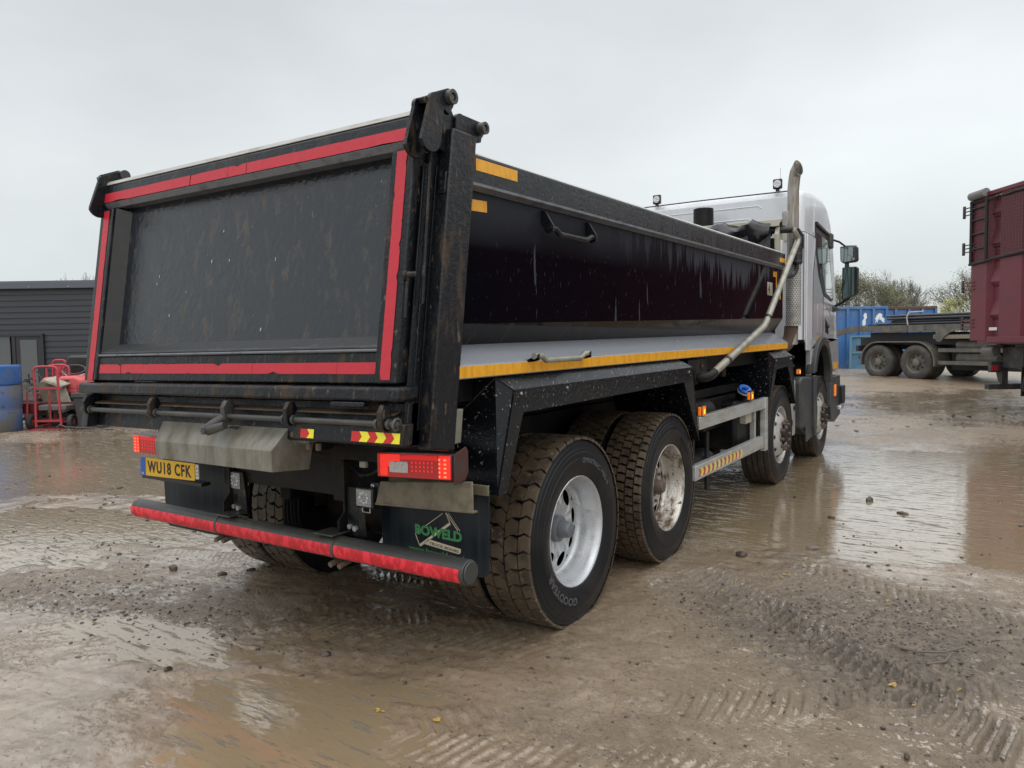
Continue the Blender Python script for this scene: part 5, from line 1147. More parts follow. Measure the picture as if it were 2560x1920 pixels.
def sack_truck(lat, dep, label, full=True, z=0):
    t = lthing('sack_truck', label, 'sack truck', lat, dep, z, R(4), group='red sack trucks among the scrap'); w = WM[t]
    if full:
        obj('frame', MB().tube(bez([(-.17, 0, .06), (-.19, .05, .66), (-.225, .10, 1.17), (.0, .10, 1.185), (.205, .10, 1.17), (.23, .05, .66), (.28, 0, .10)]), .022, 10), redp, t, w)
        obj('cross_bar', MB().box(-.22, .27, .05, .08, .76, .80), redp, t, w); obj('cross_bar', MB().box(-.20, .30, .0, .03, .16, .195), redp, t, w)
        obj('centre_bar', MB().cyl((.08, .03, .16), (.06, .06, .73), .018, 8).cyl((-.36, .05, .1), (-.34, .08, .72), .018, 8), redp, t, w)
        mbc = MB()
        for i in range(14): mbc.tube([(.07+.012*(i % 2), .0, .68-.034*i), (.07-.008*(i % 2), .0, .655-.034*i)], .008, 6)
        obj('chain', mbc, nutm, t, w)
        for sx_ in (-.34, .44):
            wh = obj('wheel', MB().lathe([(-.04, .07), (-.045, .115), (-.03, .135), (.03, .135), (.045, .115), (.04, .07)], 24, c=(sx_*.95, .12, .145)), tyre_s, t, w)
            obj('hub', MB().cyl((sx_*.95-.046, .12, .145), (sx_*.95+.03, .12, .145), .075, 16), hubr, wh, w)
        obj('axle', MB().cyl((-.34, .12, .145), (.44, .12, .145), .012, 8), redp, t, w)
        obj('toe_plate', MB().box(-.2, .32, -.2, 0, .02, .035), redp, t, w)
    else:
        obj('frame', MB().tube(bez([(-.135, 0, .0), (-.135, 0, .42), (.135, 0, .42), (.135, 0, .0)]), .020, 10), redb, t, w)
        obj('backrest', MB().box(-.10, .10, -.01, .02, .06, .34).box(-.045, .045, -.03, .0, .12, .30), redb, t, w, bevel=.02)
    return t
sack_truck(-8.66, 13.7, 'large red tubular sack truck with chain and two wheels in front of the scrap')
sack_truck(-9.69, 15.9, 'bright red handle frame sticking up behind the black seat, nearer the drum', False, .84)
sack_truck(-9.22, 15.9, 'bright red handle frame sticking up beside the truck tailgate edge', False, .84)
sack_truck(-8.98, 14.6, 'second red tubular sack truck standing behind the front one among the scrap')
# ride-on mower
mw_ = lthing('ride_on_mower', 'faded red ride-on mower with black seat half buried in scrap', 'mower', -8.86, 14.9); w = WM[mw_]
obj('bonnet', MB().prism([(-.36, .62), (-.34, .86), (-.25, .955), (.35, .97), (.5, .90), (.52, .62)], -.5, .3, axis='y'), pink, mw_, w, bevel=.05, seg=3)
obj('bonnet_seam', MB().box(-.34, .51, -.506, -.499, .735, .745), redp, mw_, w)
obj('grille', MB().box(-.2, .42, -.53, -.48, .30, .60), blackp, mw_, w, bevel=.02)
mbg = MB()
for i in range(7): mbg.box(-.18, .40, -.545, -.529, .32+.04*i, .335+.04*i)
obj('grille_bars', mbg, plas, mw_, w)
obj('seat', MB().prism([(-.27, .98), (-.29, 1.22), (-.22, 1.36), (.24, 1.36), (.32, 1.22), (.29, .98)], .28, .45, axis='y'), blackp, mw_, w, bevel=.05, seg=3)
obj('steering_wheel', MB().tube([(.0+.23*math.cos(a), .12+.04*math.sin(a), 1.08+.09*math.sin(a)) for a in [i*math.pi/10 for i in range(21)]], .017, 8, cap=False), bar_m, mw_, w)
obj('chassis', MB().box(-.45, .6, -.4, .9, .2, .55), chassis_m, mw_, w, bevel=.02)
obj('wheel', MB().lathe([(-.62, .1), (-.63, .19), (-.60, .22), (-.50, .22), (-.47, .19), (-.48, .1)], 24, c=(0, -.15, .22)), tyre_s, mw_, w)
# leaning slabs, timber and steel
slab_m = mat('pale board', (.36, .33, .26), .7, dirt=(.20, .18, .13), dscale=5, dthr=(.4, .65)); slab2 = mat('brown board', (.17, .145, .10), .7, dirt=(.10, .08, .055), dscale=5, dthr=(.4, .65))
for lat, rz_, ry, m, lb in ((-8.84, .15, -.30, slab2, 'brown stained board leaning in the scrap behind the red sack truck'), (-8.60, .1, -.38, slab_m, 'pale dusty board leaning beside the brown one')):
    wmx = LM(lat, 14.25, .30) @ Matrix.Rotation(ry, 4, 'Y') @ Matrix.Rotation(-.15, 4, 'X')
    o = obj('leaning_board', MB().box(-.14, .14, -.03, .03, 0, .56 if m is slab_m else .62), m, None, wmx, bevel=.006); tag(o, lb, 'board', 'boards leaning in the scrap')
o = obj('box_lid', MB().hexa([(-.2, -.15, 0), (.2, -.15, 0), (.2, .2, .06), (-.2, .2, .06), (-.18, -.14, .05), (.2, -.14, .05), (.22, .2, .11), (-.16, .2, .11)]), slab_m, None, LM(-8.80, 14.3, .82) @ Matrix.Rotation(.35, 4, 'Y'), bevel=.008); tag(o, 'pale slanted lid lying on top of the scrap boards', 'lid')
o = obj('stone_block', MB().box(-.30, .22, -.2, .2, 0, .10), mat('grey slab', (.10, .10, .10), .7), None, LM(-8.52, 13.95, .36), bevel=.02); tag(o, 'flat grey slab lying on red steel frame beside the bin', 'slab')
fr = lthing('scrap_rack', 'rusty red steel rack lying low under the scrap boards', 'rack', -8.6, 14.3); w = WM[fr]
obj('frame_beam', MB().box(-1.0, .7, -.3, -.22, .42, .50).box(-1.0, .7, -.3, -.22, .16, .20).box(-.1, -.04, -.3, -.24, .2, .42).box(.45, .5, -.3, -.24, .2, .42).box(-.98, -.9, -.3, -.24, .2, .42), mat('rust red steel', (.16, .03, .03), .6, dirt=(.07, .035, .03), dscale=6, dthr=(.45, .65)), fr, w)
# garden machinery handles, bicycle bars, wires
rg = random.Random(21); chrome = mat('dull chrome', (.5, .5, .5), .3, metal=.8)
for i, (lat, dep, z, lb) in enumerate(((-9.22, 14.4, .95, 'dark tangle of machine handlebars just right of the blue tub'), (-9.02, 14.9, .90, 'chromed handlebars poking up behind the sack truck hoop'), (-9.6, 15.2, .85, 'thin bent rods sticking out beside the blue drum'))):
    mbw = MB(); 
    for k in range(9):
        p0 = Vector((rg.uniform(-.3, .3), rg.uniform(-.2, .2), rg.uniform(-.3, 0))); p = [p0]
        for j in range(4): p.append(p[-1]+Vector((rg.uniform(-.14, .16), rg.uniform(-.05, .05), rg.uniform(-.05, .11))))
        mbw.tube([tuple(q) for q in p], .009 if k % 2 else .013, 6)
    o = obj('scrap_handlebars', mbw, [blackp, chrome, bar_m][i], None, LM(lat, dep, z)); tag(o, lb, 'scrap metal', 'scrap metal against the office wall')
# cage / crate with wires between drum and sack truck
cg = lthing('wire_cage', 'rusty wire cage with thin rods between the drum and the sack truck', 'cage', -9.12, 13.9); w = WM[cg]
mbw = MB()
for i in range(7): mbw.tube([(-.16, 0, .1+.11*i), (.14, .02, .12+.11*i+.02*math.sin(i))], .007, 6)
for i in range(3): mbw.tube([(-.15+.14*i, 0, .05), (-.15+.14*i+.03, 0, .86)], .008, 6)
obj('wires', mbw, mat('pale rusty wire', (.22, .13, .09), .6), cg, w)
obj('tray', MB().box(-.2, .2, -.05, .3, .30, .50), mat('dark red tray', (.12, .015, .015), .6), cg, w, bevel=.02)
tb = lthing('scrap_pile', 'dark jumbled machinery heaped against the office wall', 'scrap heap', -8.8, 15.3); w = WM[tb]
mbw = MB(); rg = random.Random(8)
for i in range(26):
    x, y, z = rg.uniform(-1.0, .8), rg.uniform(-.4, .5), rg.uniform(.0, .75); a, b, c = rg.uniform(.08, .3), rg.uniform(.08, .25), rg.uniform(.05, .25)
    mbw.box(x-a, x+a, y-b, y+b, z, z+c)
obj('machine_parts', mbw, mat('oily black', (.018, .018, .02), .45, dirt=(.07, .055, .04), dscale=6, dthr=(.5, .65)), tb, w, bevel=.02)
obj('tyre', MB().lathe([(-.05, .12), (-.06, .17), (-.03, .2), (.03, .2), (.06, .17), (.05, .12)], 24, axis='y', c=(-.05, -.9, .2)), tyre_s, tb, w)
for i in range(5): obj('panel', MB().box(-.6+.3*i, -.4+.3*i, -.62, -.58, .3+.1*(i % 3), .55+.1*(i % 2)), [slab2, bar_m, cream, redp, plas][i], tb, w)
cr_ = lthing('plastic_crate', 'small red slatted crate on the dark bin lid', 'crate', -7.90, 13.8, .70); w = WM[cr_]
obj('crate_side', MB().box(-.2, .2, -.02, .0, 0, .02).box(-.2, .2, -.02, 0, .05, .07).box(-.2, .2, -.02, 0, .11, .13), redp, cr_, w)
mbw = MB()
for i in range(6): mbw.box(-.2+.076*i, -.18+.076*i, -.02, 0, 0, .12)
obj('crate_slat', mbw, redp, cr_, w); obj('crate_base', MB().box(-.2, .2, 0, .25, 0, .02), redp, cr_, w)
bn = lthing('dustbin', 'dark grey plastic bin standing left of the truck tail', 'bin', -7.86, 13.9); w = WM[bn]
obj('bin_body', MB().hexa([(-.19, -.20, 0), (.19, -.20, 0), (.19, .20, 0), (-.19, .20, 0), (-.25, -.26, .60), (.25, -.26, .60), (.25, .26, .60), (-.25, .26, .60)]), mat('dark bin plastic', (.03, .031, .033), .55, dirt=(.06, .055, .05), dscale=5, dthr=(.45, .7)), bn, w, bevel=.03, seg=3)
obj('bin_rim', MB().box(-.27, .27, -.28, .28, .60, .69), plas, bn, w, bevel=.015)
o = obj('steel_strip', MB().tube([(-.5, 0, .06), (-.42, 0, .13), (-.3, .0, .09), (.3, 0, .05), (.55, 0, .03)], .014, 6), bar_m, None, LM(-7.8, 13.4, 0)); tag(o, 'bent dark steel strip lying at the foot of the bin', 'scrap metal')
lit = MB(); rg = random.Random(31)
for i in range(60): rock(lit, *LD(rg.uniform(-9.6, -7.2), rg.uniform(13.1, 13.6), .0), rg.uniform(.015, .06), rg, .5)
o = obj('rubble', lit, stone_m, smooth=False); tag(o, 'grey rubble along the foot of the scrap', kind='stuff')

# --- bare trees
leaf_m = mat('sparse leaves', (.12, .125, .055), .6); leaf_y = mat('yellow green leaves', (.26, .25, .03), .6); bark = mat('grey bark', (.12, .105, .085), .8)
def tree(name, lat, dep, H, spread, label, seed, leaf, nleaf, z0=.3, group='scrubby trees behind the blue skips', multi=1):
    rg = random.Random(seed); t = lthing(name, label, 'tree' if H > 2.5 else 'bush', lat, dep, z0, 0, group); w = WM[t]
    tips = []; bt = MB(); tw = MB()
    def grow(p, d, ln, r, lv, base):
        mid = p+d*ln*.5+Vector((rg.uniform(-1, 1), rg.uniform(-1, 1), rg.uniform(-.3, .6)))*ln*.09; e = p+d*ln
        (bt if lv < 2 else tw).tube([tuple(p), tuple(mid), tuple(e)], [max(r, .007), max(r*.82, .006), max(r*.62, .005)], 5 if lv < 3 else 3, cap=False)
        if lv >= 5: tips.append(e); return
        tips.append(e) if lv > 2 else None
        for k in range(3 if lv < 4 else 4):
            ax = Vector((rg.gauss(0, 1), rg.gauss(0, 1), rg.gauss(0, .5)))
            nd = (d+ax*.42*spread).normalized(); nd.z = max(nd.z, -.1); nd.z += .10; nd.normalize()
            grow(e if k < 2 else p+d*ln*rg.uniform(.5, .95), nd, ln*rg.uniform(.62, .84), r*.58, lv+1, base)
    for k in range(multi):
        grow(Vector((rg.uniform(-.3, .3)*multi*.4, rg.uniform(-.3, .3), 0)), Vector((rg.uniform(-.3, .3), rg.uniform(-.2, .2), 1)).normalized(), H*.27, .020*H/multi**.5, 0, 0)
    obj('trunk', bt, bark, t, w, ang=60); obj('twigs', tw, bark, t, w, ang=60)
    lf = MB()
    for i in range(nleaf):
        p = rg.choice(tips)+Vector((rg.gauss(0, .13), rg.gauss(0, .13), rg.gauss(0, .13))); a = Vector((rg.gauss(0, 1), rg.gauss(0, 1), rg.gauss(0, 1))).normalized()*.034*rg.uniform(.6, 1.4); b = a.orthogonal().normalized()*.026
        lf.add([tuple(p-a), tuple(p+b), tuple(p+a), tuple(p-b)], [(0, 1, 2, 3)])
    if nleaf: obj('leaves', lf, leaf, t, w, smooth=False)
    return t
tree('scrub_tree', 17.3, 39.0, 5.4, 1.0, 'densest twiggy tree, directly beside the cab mirrors', 1, leaf_m, 9000, multi=3)
tree('scrub_tree', 19.6, 39.6, 5.0, 1.05, 'round twiggy tree with olive leaves right of the mirrors', 2, leaf_m, 7000, multi=3)
tree('scrub_tree', 21.3, 43.0, 4.9, .75, 'bare upright saplings in the middle gap behind the skip', 3, leaf_m, 300, multi=4)
tree('scrub_tree', 23.3, 44.0, 5.1, .75, 'thin bare tree right of the middle gap', 4, leaf_m, 250, multi=4)
tree('scrub_tree', 22.2, 36.5, 3.6, 1.1, 'low twiggy bush with yellow green leaves above the steel pipes', 5, leaf_y, 4200, multi=3)
tree('scrub_tree', 24.6, 39.4, 5.0, 1.0, 'brown twiggy tree partly behind the red container', 6, leaf_m, 6000, multi=4)
tree('scrub_tree', 26.5, 40.0, 5.6, .9, 'tall twiggy tree mostly hidden by the red container', 7, leaf_m, 2400, multi=3)
tree('scrub_tree', 15.4, 41.0, 5.0, 1.0, 'leafy twig tree mostly hidden behind the cab', 8, leaf_m, 2000, multi=2)
tree('bare_tree', -16.9, 30.0, 5.0, .7, 'bare twigs just topping the office roof', 9, leaf_m, 0, z0=0, group='bare trees behind the office')
hd = MB(); rg = random.Random(77)
for i in range(9000):
    lat = rg.uniform(10, 34); dep = 41.5+rg.uniform(-1.2, 1.5); z = .3+abs(rg.gauss(0, .75))*(1+.35*math.sin(lat*1.3)); p = LD(lat, dep, z)
    a = Vector((rg.gauss(0, .5), rg.gauss(0, .5), rg.gauss(0, 1))).normalized()*rg.uniform(.05, .22); b = a.orthogonal().normalized()*.012
    hd.add([tuple(p-a-b), tuple(p-a+b), tuple(p+a+b), tuple(p+a-b)], [(0, 1, 2, 3)])
o = obj('undergrowth', hd, mat('brown undergrowth', (.085, .075, .045), .8), smooth=False); tag(o, 'tangled brown undergrowth along the yard edge', kind='stuff')

# --- blue skips
skip_m = mat('blue skip paint', (.05, .15, .36), .5, dirt=(.14, .20, .28), dscale=3, dthr=(.52, .7), dstretch=(1, 1, .4), dirt2=(.10, .05, .03), d2scale=7, d2thr=(.62, .7), bump=.2)
skip_r = mat('rusty skip rim', (.10, .055, .04), .7)
def skip(lat, dep, W_, H_, label, mark, rot=0, rim=skip_m):
    t = lthing('skip', label, 'skip', lat, dep, .31, rot, group='blue skips behind the flatbed'); w = WM[t]
    obj('skip_body', MB().box(0, W_, 0, 5.5, .12, H_), skip_m, t, w)
    obj('top_rim', MB().box(-.05, W_+.05, -.06, 5.5, H_, H_+.10), rim, t, w, bevel=.01)
    obj('bottom_rail', MB().box(-.03, W_+.03, -.05, 5.5, 0, .12), skip_m, t, w)
    n = int(W_/.46)
    for i in range(n+1):
        x = i*W_/n; obj('rib', MB().box(x-.045, x+.045, -.075, -.001, .121, H_-.002), skip_m, t, w, bevel=.008)
    if mark:
        # a worn white emblem: two figures in broken white paint
        for cx, pts in ((1.10, [(-.09, -.22), (-.02, -.24), (.03, -.16), (.02, -.02), (.07, .06), (.05, .2), (0, .24), (-.06, .14), (-.03, .04), (-.10, -.06)]),
                        (1.60, [(-.26, -.14), (-.1, -.06), (-.14, .02), (-.08, .14), (.02, .22), (.12, .17), (.10, .08), (.20, .02), (.26, -.14), (.14, -.12), (.06, -.02), (-.02, .0), (-.06, -.12)])):
            obj('emblem', MB().prism([(cx+p[0], H_-.36+p[1]) for p in pts], -.004, -.002, axis='y'), mat('worn white paint', (.8, .82, .84), .6, dirt=(.03, .13, .42), dscale=9, dthr=(.58, .62)), t, w, smooth=False)
    return t
skip(11.55, 26.6, 1.85, 2.13, 'blue steel skip with worn white emblems beside the cab', True)
skip(13.55, 27.2, 1.95, 2.13, 'blue skip with rusty rim between the emblem skip and the pipes', False, rim=skip_r)
# lattice gate leaning on the skip
gt = lthing('steel_gate', 'teal painted steel gate frame leaning against the blue skip', 'gate', 11.8, 25.9, .30); w = WM[gt]
gm = mat('teal gate paint', (.10, .22, .30), .5, dirt=(.2, .24, .26), dscale=6, dthr=(.5, .7))
obj('gate_frame', MB().box(0, 2.2, -.03, .03, 0, .06).box(0, 2.2, -.03, .03, 1.15, 1.21).box(0, .06, -.03, .03, .06, 1.15).box(1.05, 1.11, -.03, .03, .06, 1.15).box(2.14, 2.2, -.03, .03, .06, 1.15).box(.06, 2.14, -.02, .02, .58, .63), gm, gt, w)
obj('gate_infill', MB().box(.06, 2.14, .031, .035, .06, 1.15), mat('gate sheet', (.06, .17, .30), .5, dirt=(.12, .2, .26), dscale=4, dthr=(.45, .6)), gt, w)

# --- flatbed hook truck with steel pipes
du = Vector((.41, -.912)); rot_ = math.atan2(du.y, du.x)
fb = lthing('flatbed_truck', 'muddy twin-axle flatbed chassis carrying dark steel pipes behind the red truck', 'truck', 10.85, 22.0, .235, rot_); w = WM[fb]
dusty = mat('dusty chassis', (.10, .095, .085), .6, dirt=(.16, .145, .12), dscale=4, dthr=(.45, .65)); dk = mat('dark chassis', (.028, .028, .03), .6); dtyre = mat('dusty tyre', (.045, .042, .038), .7, dirt=(.10, .09, .07), dscale=4, dthr=(.45, .7)); drim = mat('dusty rim', (.15, .14, .12), .6)
# local frame: +x forward (to the right), visible side at y = 0 (towards -x,-y view), body extends to +y
def fb_wheel(x, y, inner=False):
    R_ = .50
    wh = obj('wheel', MB().lathe([(0, .29), (-.015, .32), (-.018, .40), (0, .47), (.03, .495), (.26, .495), (.29, .47), (.30, .3)], 40, axis='y', c=(x, y, R_)), dtyre, fb, w, ang=40)
    obj('rim', MB().lathe([(.0, .29), (.02, .275), (.12, .26), (.13, .24), (.10, .13), (.02, .11), (.0, .08), (0, .001)], 32, axis='y', c=(x, y, R_)), drim, wh, w, ang=40)
    mbn = MB()
    for i in range(8): a = i*math.pi/4; mbn.cyl((x+.19*math.cos(a), y+.105, R_+.19*math.sin(a)), (x+.19*math.cos(a), y+.118, R_+.19*math.sin(a)), .032, 10)
    obj('hand_hole', mbn, ink, wh, w)
    mbn = MB()
    for i in range(10): a = i*math.pi/5; mbn.cyl((x+.11*math.cos(a), y+.0, R_+.11*math.sin(a)), (x+.11*math.cos(a), y+.05, R_+.11*math.sin(a)), .013, 6)
    obj('wheel_nuts', mbn, dusty, wh, w)
for x in (0, 1.24): fb_wheel(x, 0); fb_wheel(x, .33); fb_wheel(x, 1.9)
for x in (4.3, 5.2): fb_wheel(x, 1.2)
gd = MB().prism(arc(0, .50, .60, 190, 90, 10)+arc(1.24, .50, .60, 90, -10, 10)+arc(1.24, .50, .56, -10, 90, 10)+arc(0, .50, .56, 90, 190, 10), -.03, .62, axis='y')
obj('mudguard', gd, dusty, fb, w, bevel=.006)
fr_ = obj('platform_rail', MB().prism([(-1.75, 1.30), (-1.65, 1.42), (-.9, 1.56), (7.0, 1.56), (7.0, 1.38), (-.9, 1.38), (-1.6, 1.27)], .0, .10, axis='y').prism([(-1.75, 1.30), (-1.65, 1.42), (-.9, 1.56), (7.0, 1.56), (7.0, 1.38), (-.9, 1.38), (-1.6, 1.27)], 2.2, 2.3, axis='y'), dusty, fb, w)
for i in range(12): obj('gusset', MB().box(-.7+.55*i, -.68+.55*i, -.018, -.001, 1.385, 1.555), dusty, fr_, w)
obj('platform_deck', MB().box(-1.0, 7.0, .11, 2.19, 1.50, 1.54), dk, fb, w)
obj('chassis_rail', MB().box(-1.2, 7.0, .7, .8, .85, 1.2).box(-1.2, 7, 1.5, 1.6, .85, 1.2).box(-.5, 7, .3, .69, 1.0, 1.35), dk, fb, w)
obj('tail_lamp_box', MB().box(-.78, -.68, .0, .35, .80, .98), dk, fb, w, bevel=.01)
obj('tail_pipe', MB().cyl((-.72, .1, .62), (-.5, .1, .62), .05, 12), dk, fb, w)
sg_ = obj('side_guard', MB().box(1.90, 4.6, .02, .06, .80, .90).box(1.90, 4.6, .02, .06, .46, .56).box(4.0, 4.06, .06, .1, .4, 1.2), dusty, fb, w, bevel=.004)
obj('side_beam', MB().box(1.75, 3.6, .02, .12, 1.16, 1.27), mat('sandy rail', (.24, .21, .16), .6), fb, w, bevel=.01)
obj('side_box', MB().prism([(1.8, 1.20), (1.9, 1.45), (2.3, 1.50), (3.0, 1.55), (3.0, 1.42), (2.3, 1.36), (2.1, 1.22), (2.0, 1.08), (1.9, 1.08)], -.02, .0, axis='y'), dusty, fb, w, bevel=.004)
obj('air_tank', MB().cyl((2.3, .3, .98), (3.4, .3, .98), .15, 18).cyl((2.3, .3, .62), (3.4, .3, .62), .14, 18), dusty, fb, w, bevel=.03)
obj('spring_housing', MB().cyl((-.5, .5, 1.22), (-.5, .9, 1.22), .14, 18), mat('rusty roller', (.10, .07, .05), .7), fb, w)
obj('rear_underside', MB().box(1.9, 5.2, .6, 2.0, .3, 1.3), dk, fb, w)
pip = lthing('pipe_bundle', 'bundle of long dark steel pipes lying on the flatbed', 'pipes', 10.85, 22.0, .235, rot_); w2 = WM[pip]
pm = mat('wet steel pipe', (.03, .033, .04), .3)
for j in range(4):
    for i in range(5 if j < 3 else 3):
        zc = 1.60+.075*j; x0 = .35-.12*j+.35*((i*7+j*3) % 5)/5-(.5 if j == 0 else 0)
        obj('pipe', MB().cyl((x0, .18+.085*i+.04*(j % 2), zc), (7.0, .18+.085*i+.04*(j % 2), zc), .038, 12), pm, pip, w2)
obj('timber', MB().box(-.3, 1.6, .2, 1.6, 1.545, 1.562), mat('timber dunnage', (.18, .13, .09), .7), pip, w2)
obj('strap', MB().tube([(.9, .11, 1.56), (.86, .11, 1.78), (.9, .14, 1.92), (1.1, .5, 1.94)], .02, 6), cream, pip, w2)
obj('flat_steel', MB().box(-.6, 1.0, .3, 1.9, 1.565, 1.60), dk, pip, w2)

# --- red container truck
rt_ = lthing('container_truck', 'dark red high-sided container truck with netted top at the right edge', 'truck', 9.50, 15.4, .05); w = WM[rt_]
redc = mat('dark red container paint', (.125, .010, .021), .42, dirt=(.10, .01, .02), dscale=2, dthr=(.45, .7), dirt2=(.25, .20, .17), d2scale=16, d2thr=(.70, .72), d2stretch=(1, 1, .3), bump=.15, bscale=12)
netm = mat('black net cord', (.015, .013, .015), .6); darkc = mat('truck underside', (.03, .028, .028), .6, dirt=(.10, .085, .07), dscale=5, dthr=(.5, .7))
# local: +x away to the right, -y towards the viewer (container runs from y=0 to y=-6.6); visible long side at x = 0
zb, zt = 1.40, 4.20
L_ = 6.7
cb = obj('container_body', MB().box(.10, 2.45, -L_, -.001, zb, zt-.02), redc, rt_, w)
obj('corner_panel', MB().prism([(0, 0), (0, -.50), (.10, -.58), (.10, 0)], zb-.06, zt, axis='z'), redc, cb, w)
for k in range(7):
    y0 = -.90-k*.95
    obj('side_panel', MB().prism([(0, y0), (0, y0-.62), (.10, y0-.70), (.10, y0+.0)], zb+.02, zt, axis='z'), redc, cb, w)
for k in range(7):
    ya, yb = -.585-k*.95, -.895-k*.95
    if k: ya = yb+.22
    for z0_ in (zb+.35, zb+1.0, zb+1.75, zb+2.35):
        obj('recess_brace', MB().add([(.098, ya, z0_), (.098, yb, z0_), (.03, yb, z0_+.10), (.03, ya, z0_+.10), (.098, yb, z0_+.38), (.098, ya, z0_+.38)], [(0, 1, 2, 3), (3, 2, 4, 5)]), redc, cb, w, smooth=False)
obj('bottom_rail', MB().box(-.01, .12, -L_, -.55, zb-.10, zb+.02).box(.02, 2.4, -L_, -.2, zb-.12, zb-.001), redc, cb, w, bevel=.01)
obj('top_rail', MB().box(-.02, .12, -L_, 0, zt, zt+.09), redc, cb, w, bevel=.02)
obj('label_plate', MB().box(-.004, -.001, -.86, -.62, zb+.14, zb+.20), white_pl, cb, w)
for zz in (1.69, 2.46, 3.24, 4.0):
    hg = obj('door_hinge', MB().box(-.02, .02, .24, .30, zz-.13, zz+.13), darkc, cb, w, bevel=.01)
    obj('hinge_bar', MB().box(-.02, .0, -.12, .25, zz-.085, zz-.065).box(-.02, .0, -.12, .25, zz-.01, zz+.01).box(-.02, 0, -.12, .25, zz+.06, zz+.08), darkc if zz > 3 else redc, hg, w)
ld = obj('ladder', MB().tube([(-.03, -.02, 2.90), (-.03, -.02, 4.18)], .03, 8).tube([(-.03, -.50, 2.92), (-.03, -.50, 4.18)], .03, 8), netm, cb, w)
for zz in (2.92, 3.20, 3.50, 3.78, 4.02): obj('rung', MB().tube([(-.03, -.02, zz), (-.03, -.50, zz)], .018, 8), netm, ld, w)
obj('net_roll', MB().tube([(-.04, -.02, 4.27), (-.04, -.50, 4.28)], .085, 14), mat('grey roll', (.16, .16, .155), .5), cb, w)
nt2 = MB()
for i in range(46): nt2.tube([(-.012, -.01-i*.085, 2.92+.004*i), (-.012, -.01-i*.085, 4.2)], .0035, 3, cap=False)
for j in range(20): nt2.tube([(-.012, -.01, 2.93+.065*j), (-.012, -3.9, 2.95+.065*j)], .0035, 3, cap=False)
ne = obj('cover_net', nt2, netm, cb, w); ne['kind'] = 'stuff'
rg = random.Random(4)
obj('net_edge', MB().tube([(-.03, .02-.12*i, 2.90+.007*i+rg.uniform(-.008, .008)) for i in range(40)], .028, 6).tube([(-.03, .02-.15*i, 4.14+rg.uniform(-.01, .01)) for i in range(30)], .018, 6), netm, cb, w)
chs = obj('chassis_rail', MB().box(.75, .85, -9.2, -.3, .95, 1.27).box(1.55, 1.65, -9.2, -.3, .95, 1.27).box(.3, 2.1, -1.2, -.6, .8, 1.2), darkc, rt_, w)
obj('silver_cylinder', MB().cyl((.16, -.25, 1.12), (.16, -.6, 1.14), .11, 18), mat('dull silver', (.13, .125, .115), .5, metal=.3), rt_, w, bevel=.03)
obj('tail_lamp_box', MB().box(.10, .45, -.55, -.45, .70, .92), darkc, rt_, w, bevel=.01); obj('red_lens', MB().box(.12, .24, -.565, -.551, .74, .84), mat('small red lens', (.35, .02, .03), .3), rt_, w)
obj('underrun_leg', MB().prism([(-.62, .72), (-.42, .72), (-.50, .52), (-.62, .45)], .28, .40), darkc, rt_, w)
obj('underrun_bar', MB().box(.02, 2.4, -.62, -.48, .36, .47), darkc, rt_, w, bevel=.01)
def rt_wheel(x, y):
    wh = obj('wheel', MB().lathe([(0, .28), (-.015, .32), (-.018, .42), (0, .48), (.03, .50), (.55, .50), (.57, .3)], 40, c=(x, y, .50)), dtyre, rt_, w, ang=40)
    obj('rim', MB().lathe([(.0, .28), (.02, .27), (.12, .26), (.13, .24), (.10, .13), (.02, .11), (0, .001)], 32, c=(x, y, .5)), drim, wh, w, ang=40)
for y in (-2.25, -3.6, -8.0):
    rt_wheel(.0, y)
    wh = obj('wheel', MB().lathe([(1.9, .3), (1.92, .5), (2.4, .5), (2.42, .3)], 32, c=(0, y, .5)), dtyre, rt_, w)
fg = obj('mudguard', MB().prism(arc(-2.25, .5, .60, -10, 90, 10)+arc(-3.6, .5, .6, 90, 190, 10)+arc(-3.6, .5, .57, 190, 90, 10)+arc(-2.25, .5, .57, 90, -10, 10), -.02, .6), blackp, rt_, w, bevel=.006)
obj('mud_flap', MB().box(.0, .6, -1.60, -1.58, .30, .85), blackp, rt_, w)
obj('side_guard', MB().box(.02, .06, -7.2, -4.6, .5, .6).box(.02, .06, -7.2, -4.6, .8, .9), dusty, rt_, w)
cb2 = obj('cab', MB().box(.05, 2.4, -9.3, -7.35, .9, 3.3), redc, rt_, w, bevel=.12, seg=4)
obj('windscreen', MB().box(.2, 2.25, -9.33, -9.305, 1.9, 2.9), glass_dark, cb2, w); obj('side_window', MB().box(.03, .049, -8.9, -8.1, 1.95, 2.75), glass_dark, cb2, w)

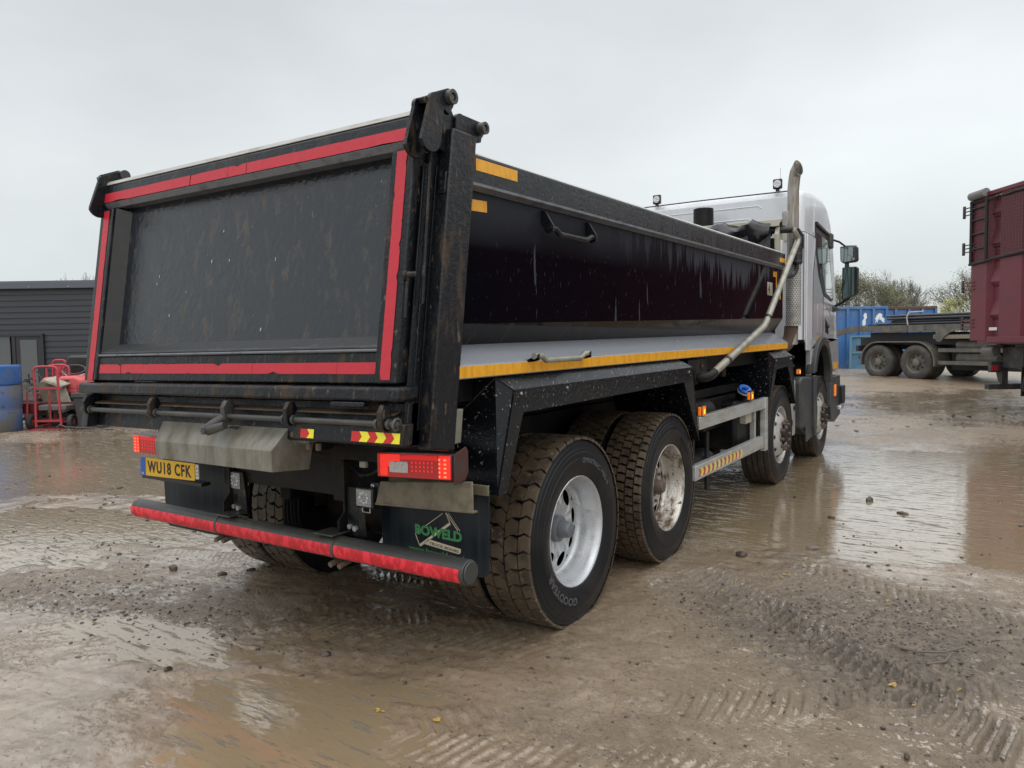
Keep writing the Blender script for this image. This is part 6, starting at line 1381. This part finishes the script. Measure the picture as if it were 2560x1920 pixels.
# --- loose stones, sticks and leaves that can be told apart
def stone(x, y, r, label, seed, m=stone_m):
    rg_ = random.Random(seed); mb_ = MB(); rock(mb_, 0, 0, 0, r, rg_, .75)
    z = ground_z(x, y); o_ = obj('stone', mb_, m, None, Matrix.Translation((x, y, z-r*.12)), bevel=r*.12, smooth=True, ang=30); tag(o_, label, 'stone', 'loose stones on the mud')
stone(2.02, 2.10, .045, 'brown stone standing alone on the wet mud right of the rear wheels', 1)
stone(2.45, 3.60, .040, 'dark stone alone in the white reflecting puddle', 2, clod_m)
stone(2.14, 4.02, .050, 'dark lump in the puddle nearer the truck wheels', 3, clod_m)
stone(1.96, 3.15, .045, 'dark lump at the near edge of the truck reflection', 4, clod_m)
stone(.36, -1.05, .020, 'small dark clod right behind the underrun bar', 5, clod_m)
stone(2.35, -.42, .016, 'pale brown pebble low in the ridged tracks', 6)
stone(2.52, -.43, .016, 'brown pebble just right of the pale one', 7)
stone(2.86, -.60, .016, 'dark pebble on the smooth mud at lower right', 8, clod_m)
stone(-1.60, -.62, .045, 'largest olive clod in the white wet patch at left', 9, clod_m)
stone(-1.20, -.52, .035, 'dark clod right of the largest one at left', 10, clod_m)
stone(1.62, 1.66, .045, 'dark flattened clod in the track beside the second rear wheel', 11, clod_m)
stone(3.35, 2.15, .035, 'dark stone near the right edge by the red reflection', 12, clod_m)
stone(-.18, -1.55, .022, 'dark clod alone in the white puddle glare', 13, clod_m)
o = obj('stick', MB().tube([(2.72, .44, .03), (2.82, .42, .035), (2.92, .46, .04), (3.0, .55, .05)], .006, 6).tube([(2.86, .30, .03), (2.93, .36, .035), (2.95, .45, .04)], .006, 6), bark); tag(o, 'thin forked stick lying on the grit at the right', 'stick')
lv = MB(); rg = random.Random(17)
for x, y in ((1.78, .78), (2.28, .33), (2.75, -.02), (2.85, -.10), (.95, -1.30), (1.22, -1.25), (2.0, 1.3), (2.6, 1.1), (3.0, .1)):
    z = ground_z(x, y)+.004
    for k in range(3):
        a = rg.random()*6.28; px, py = x+rg.gauss(0, .02), y+rg.gauss(0, .02); l_ = rg.uniform(.008, .018)
        lv.add([(px-l_*math.cos(a), py-l_*math.sin(a), z), (px+l_*.6*math.sin(a), py-l_*.6*math.cos(a), z+.003), (px+l_*math.cos(a), py+l_*math.sin(a), z+.001), (px-l_*.6*math.sin(a), py+l_*.6*math.cos(a), z+.004)], [(0, 1, 2, 3)])
o = obj('leaf_scraps', lv, mat('yellow leaf', (.42, .26, .06), .6), smooth=False); tag(o, 'scraps of yellow leaves trodden into the mud', kind='stuff')
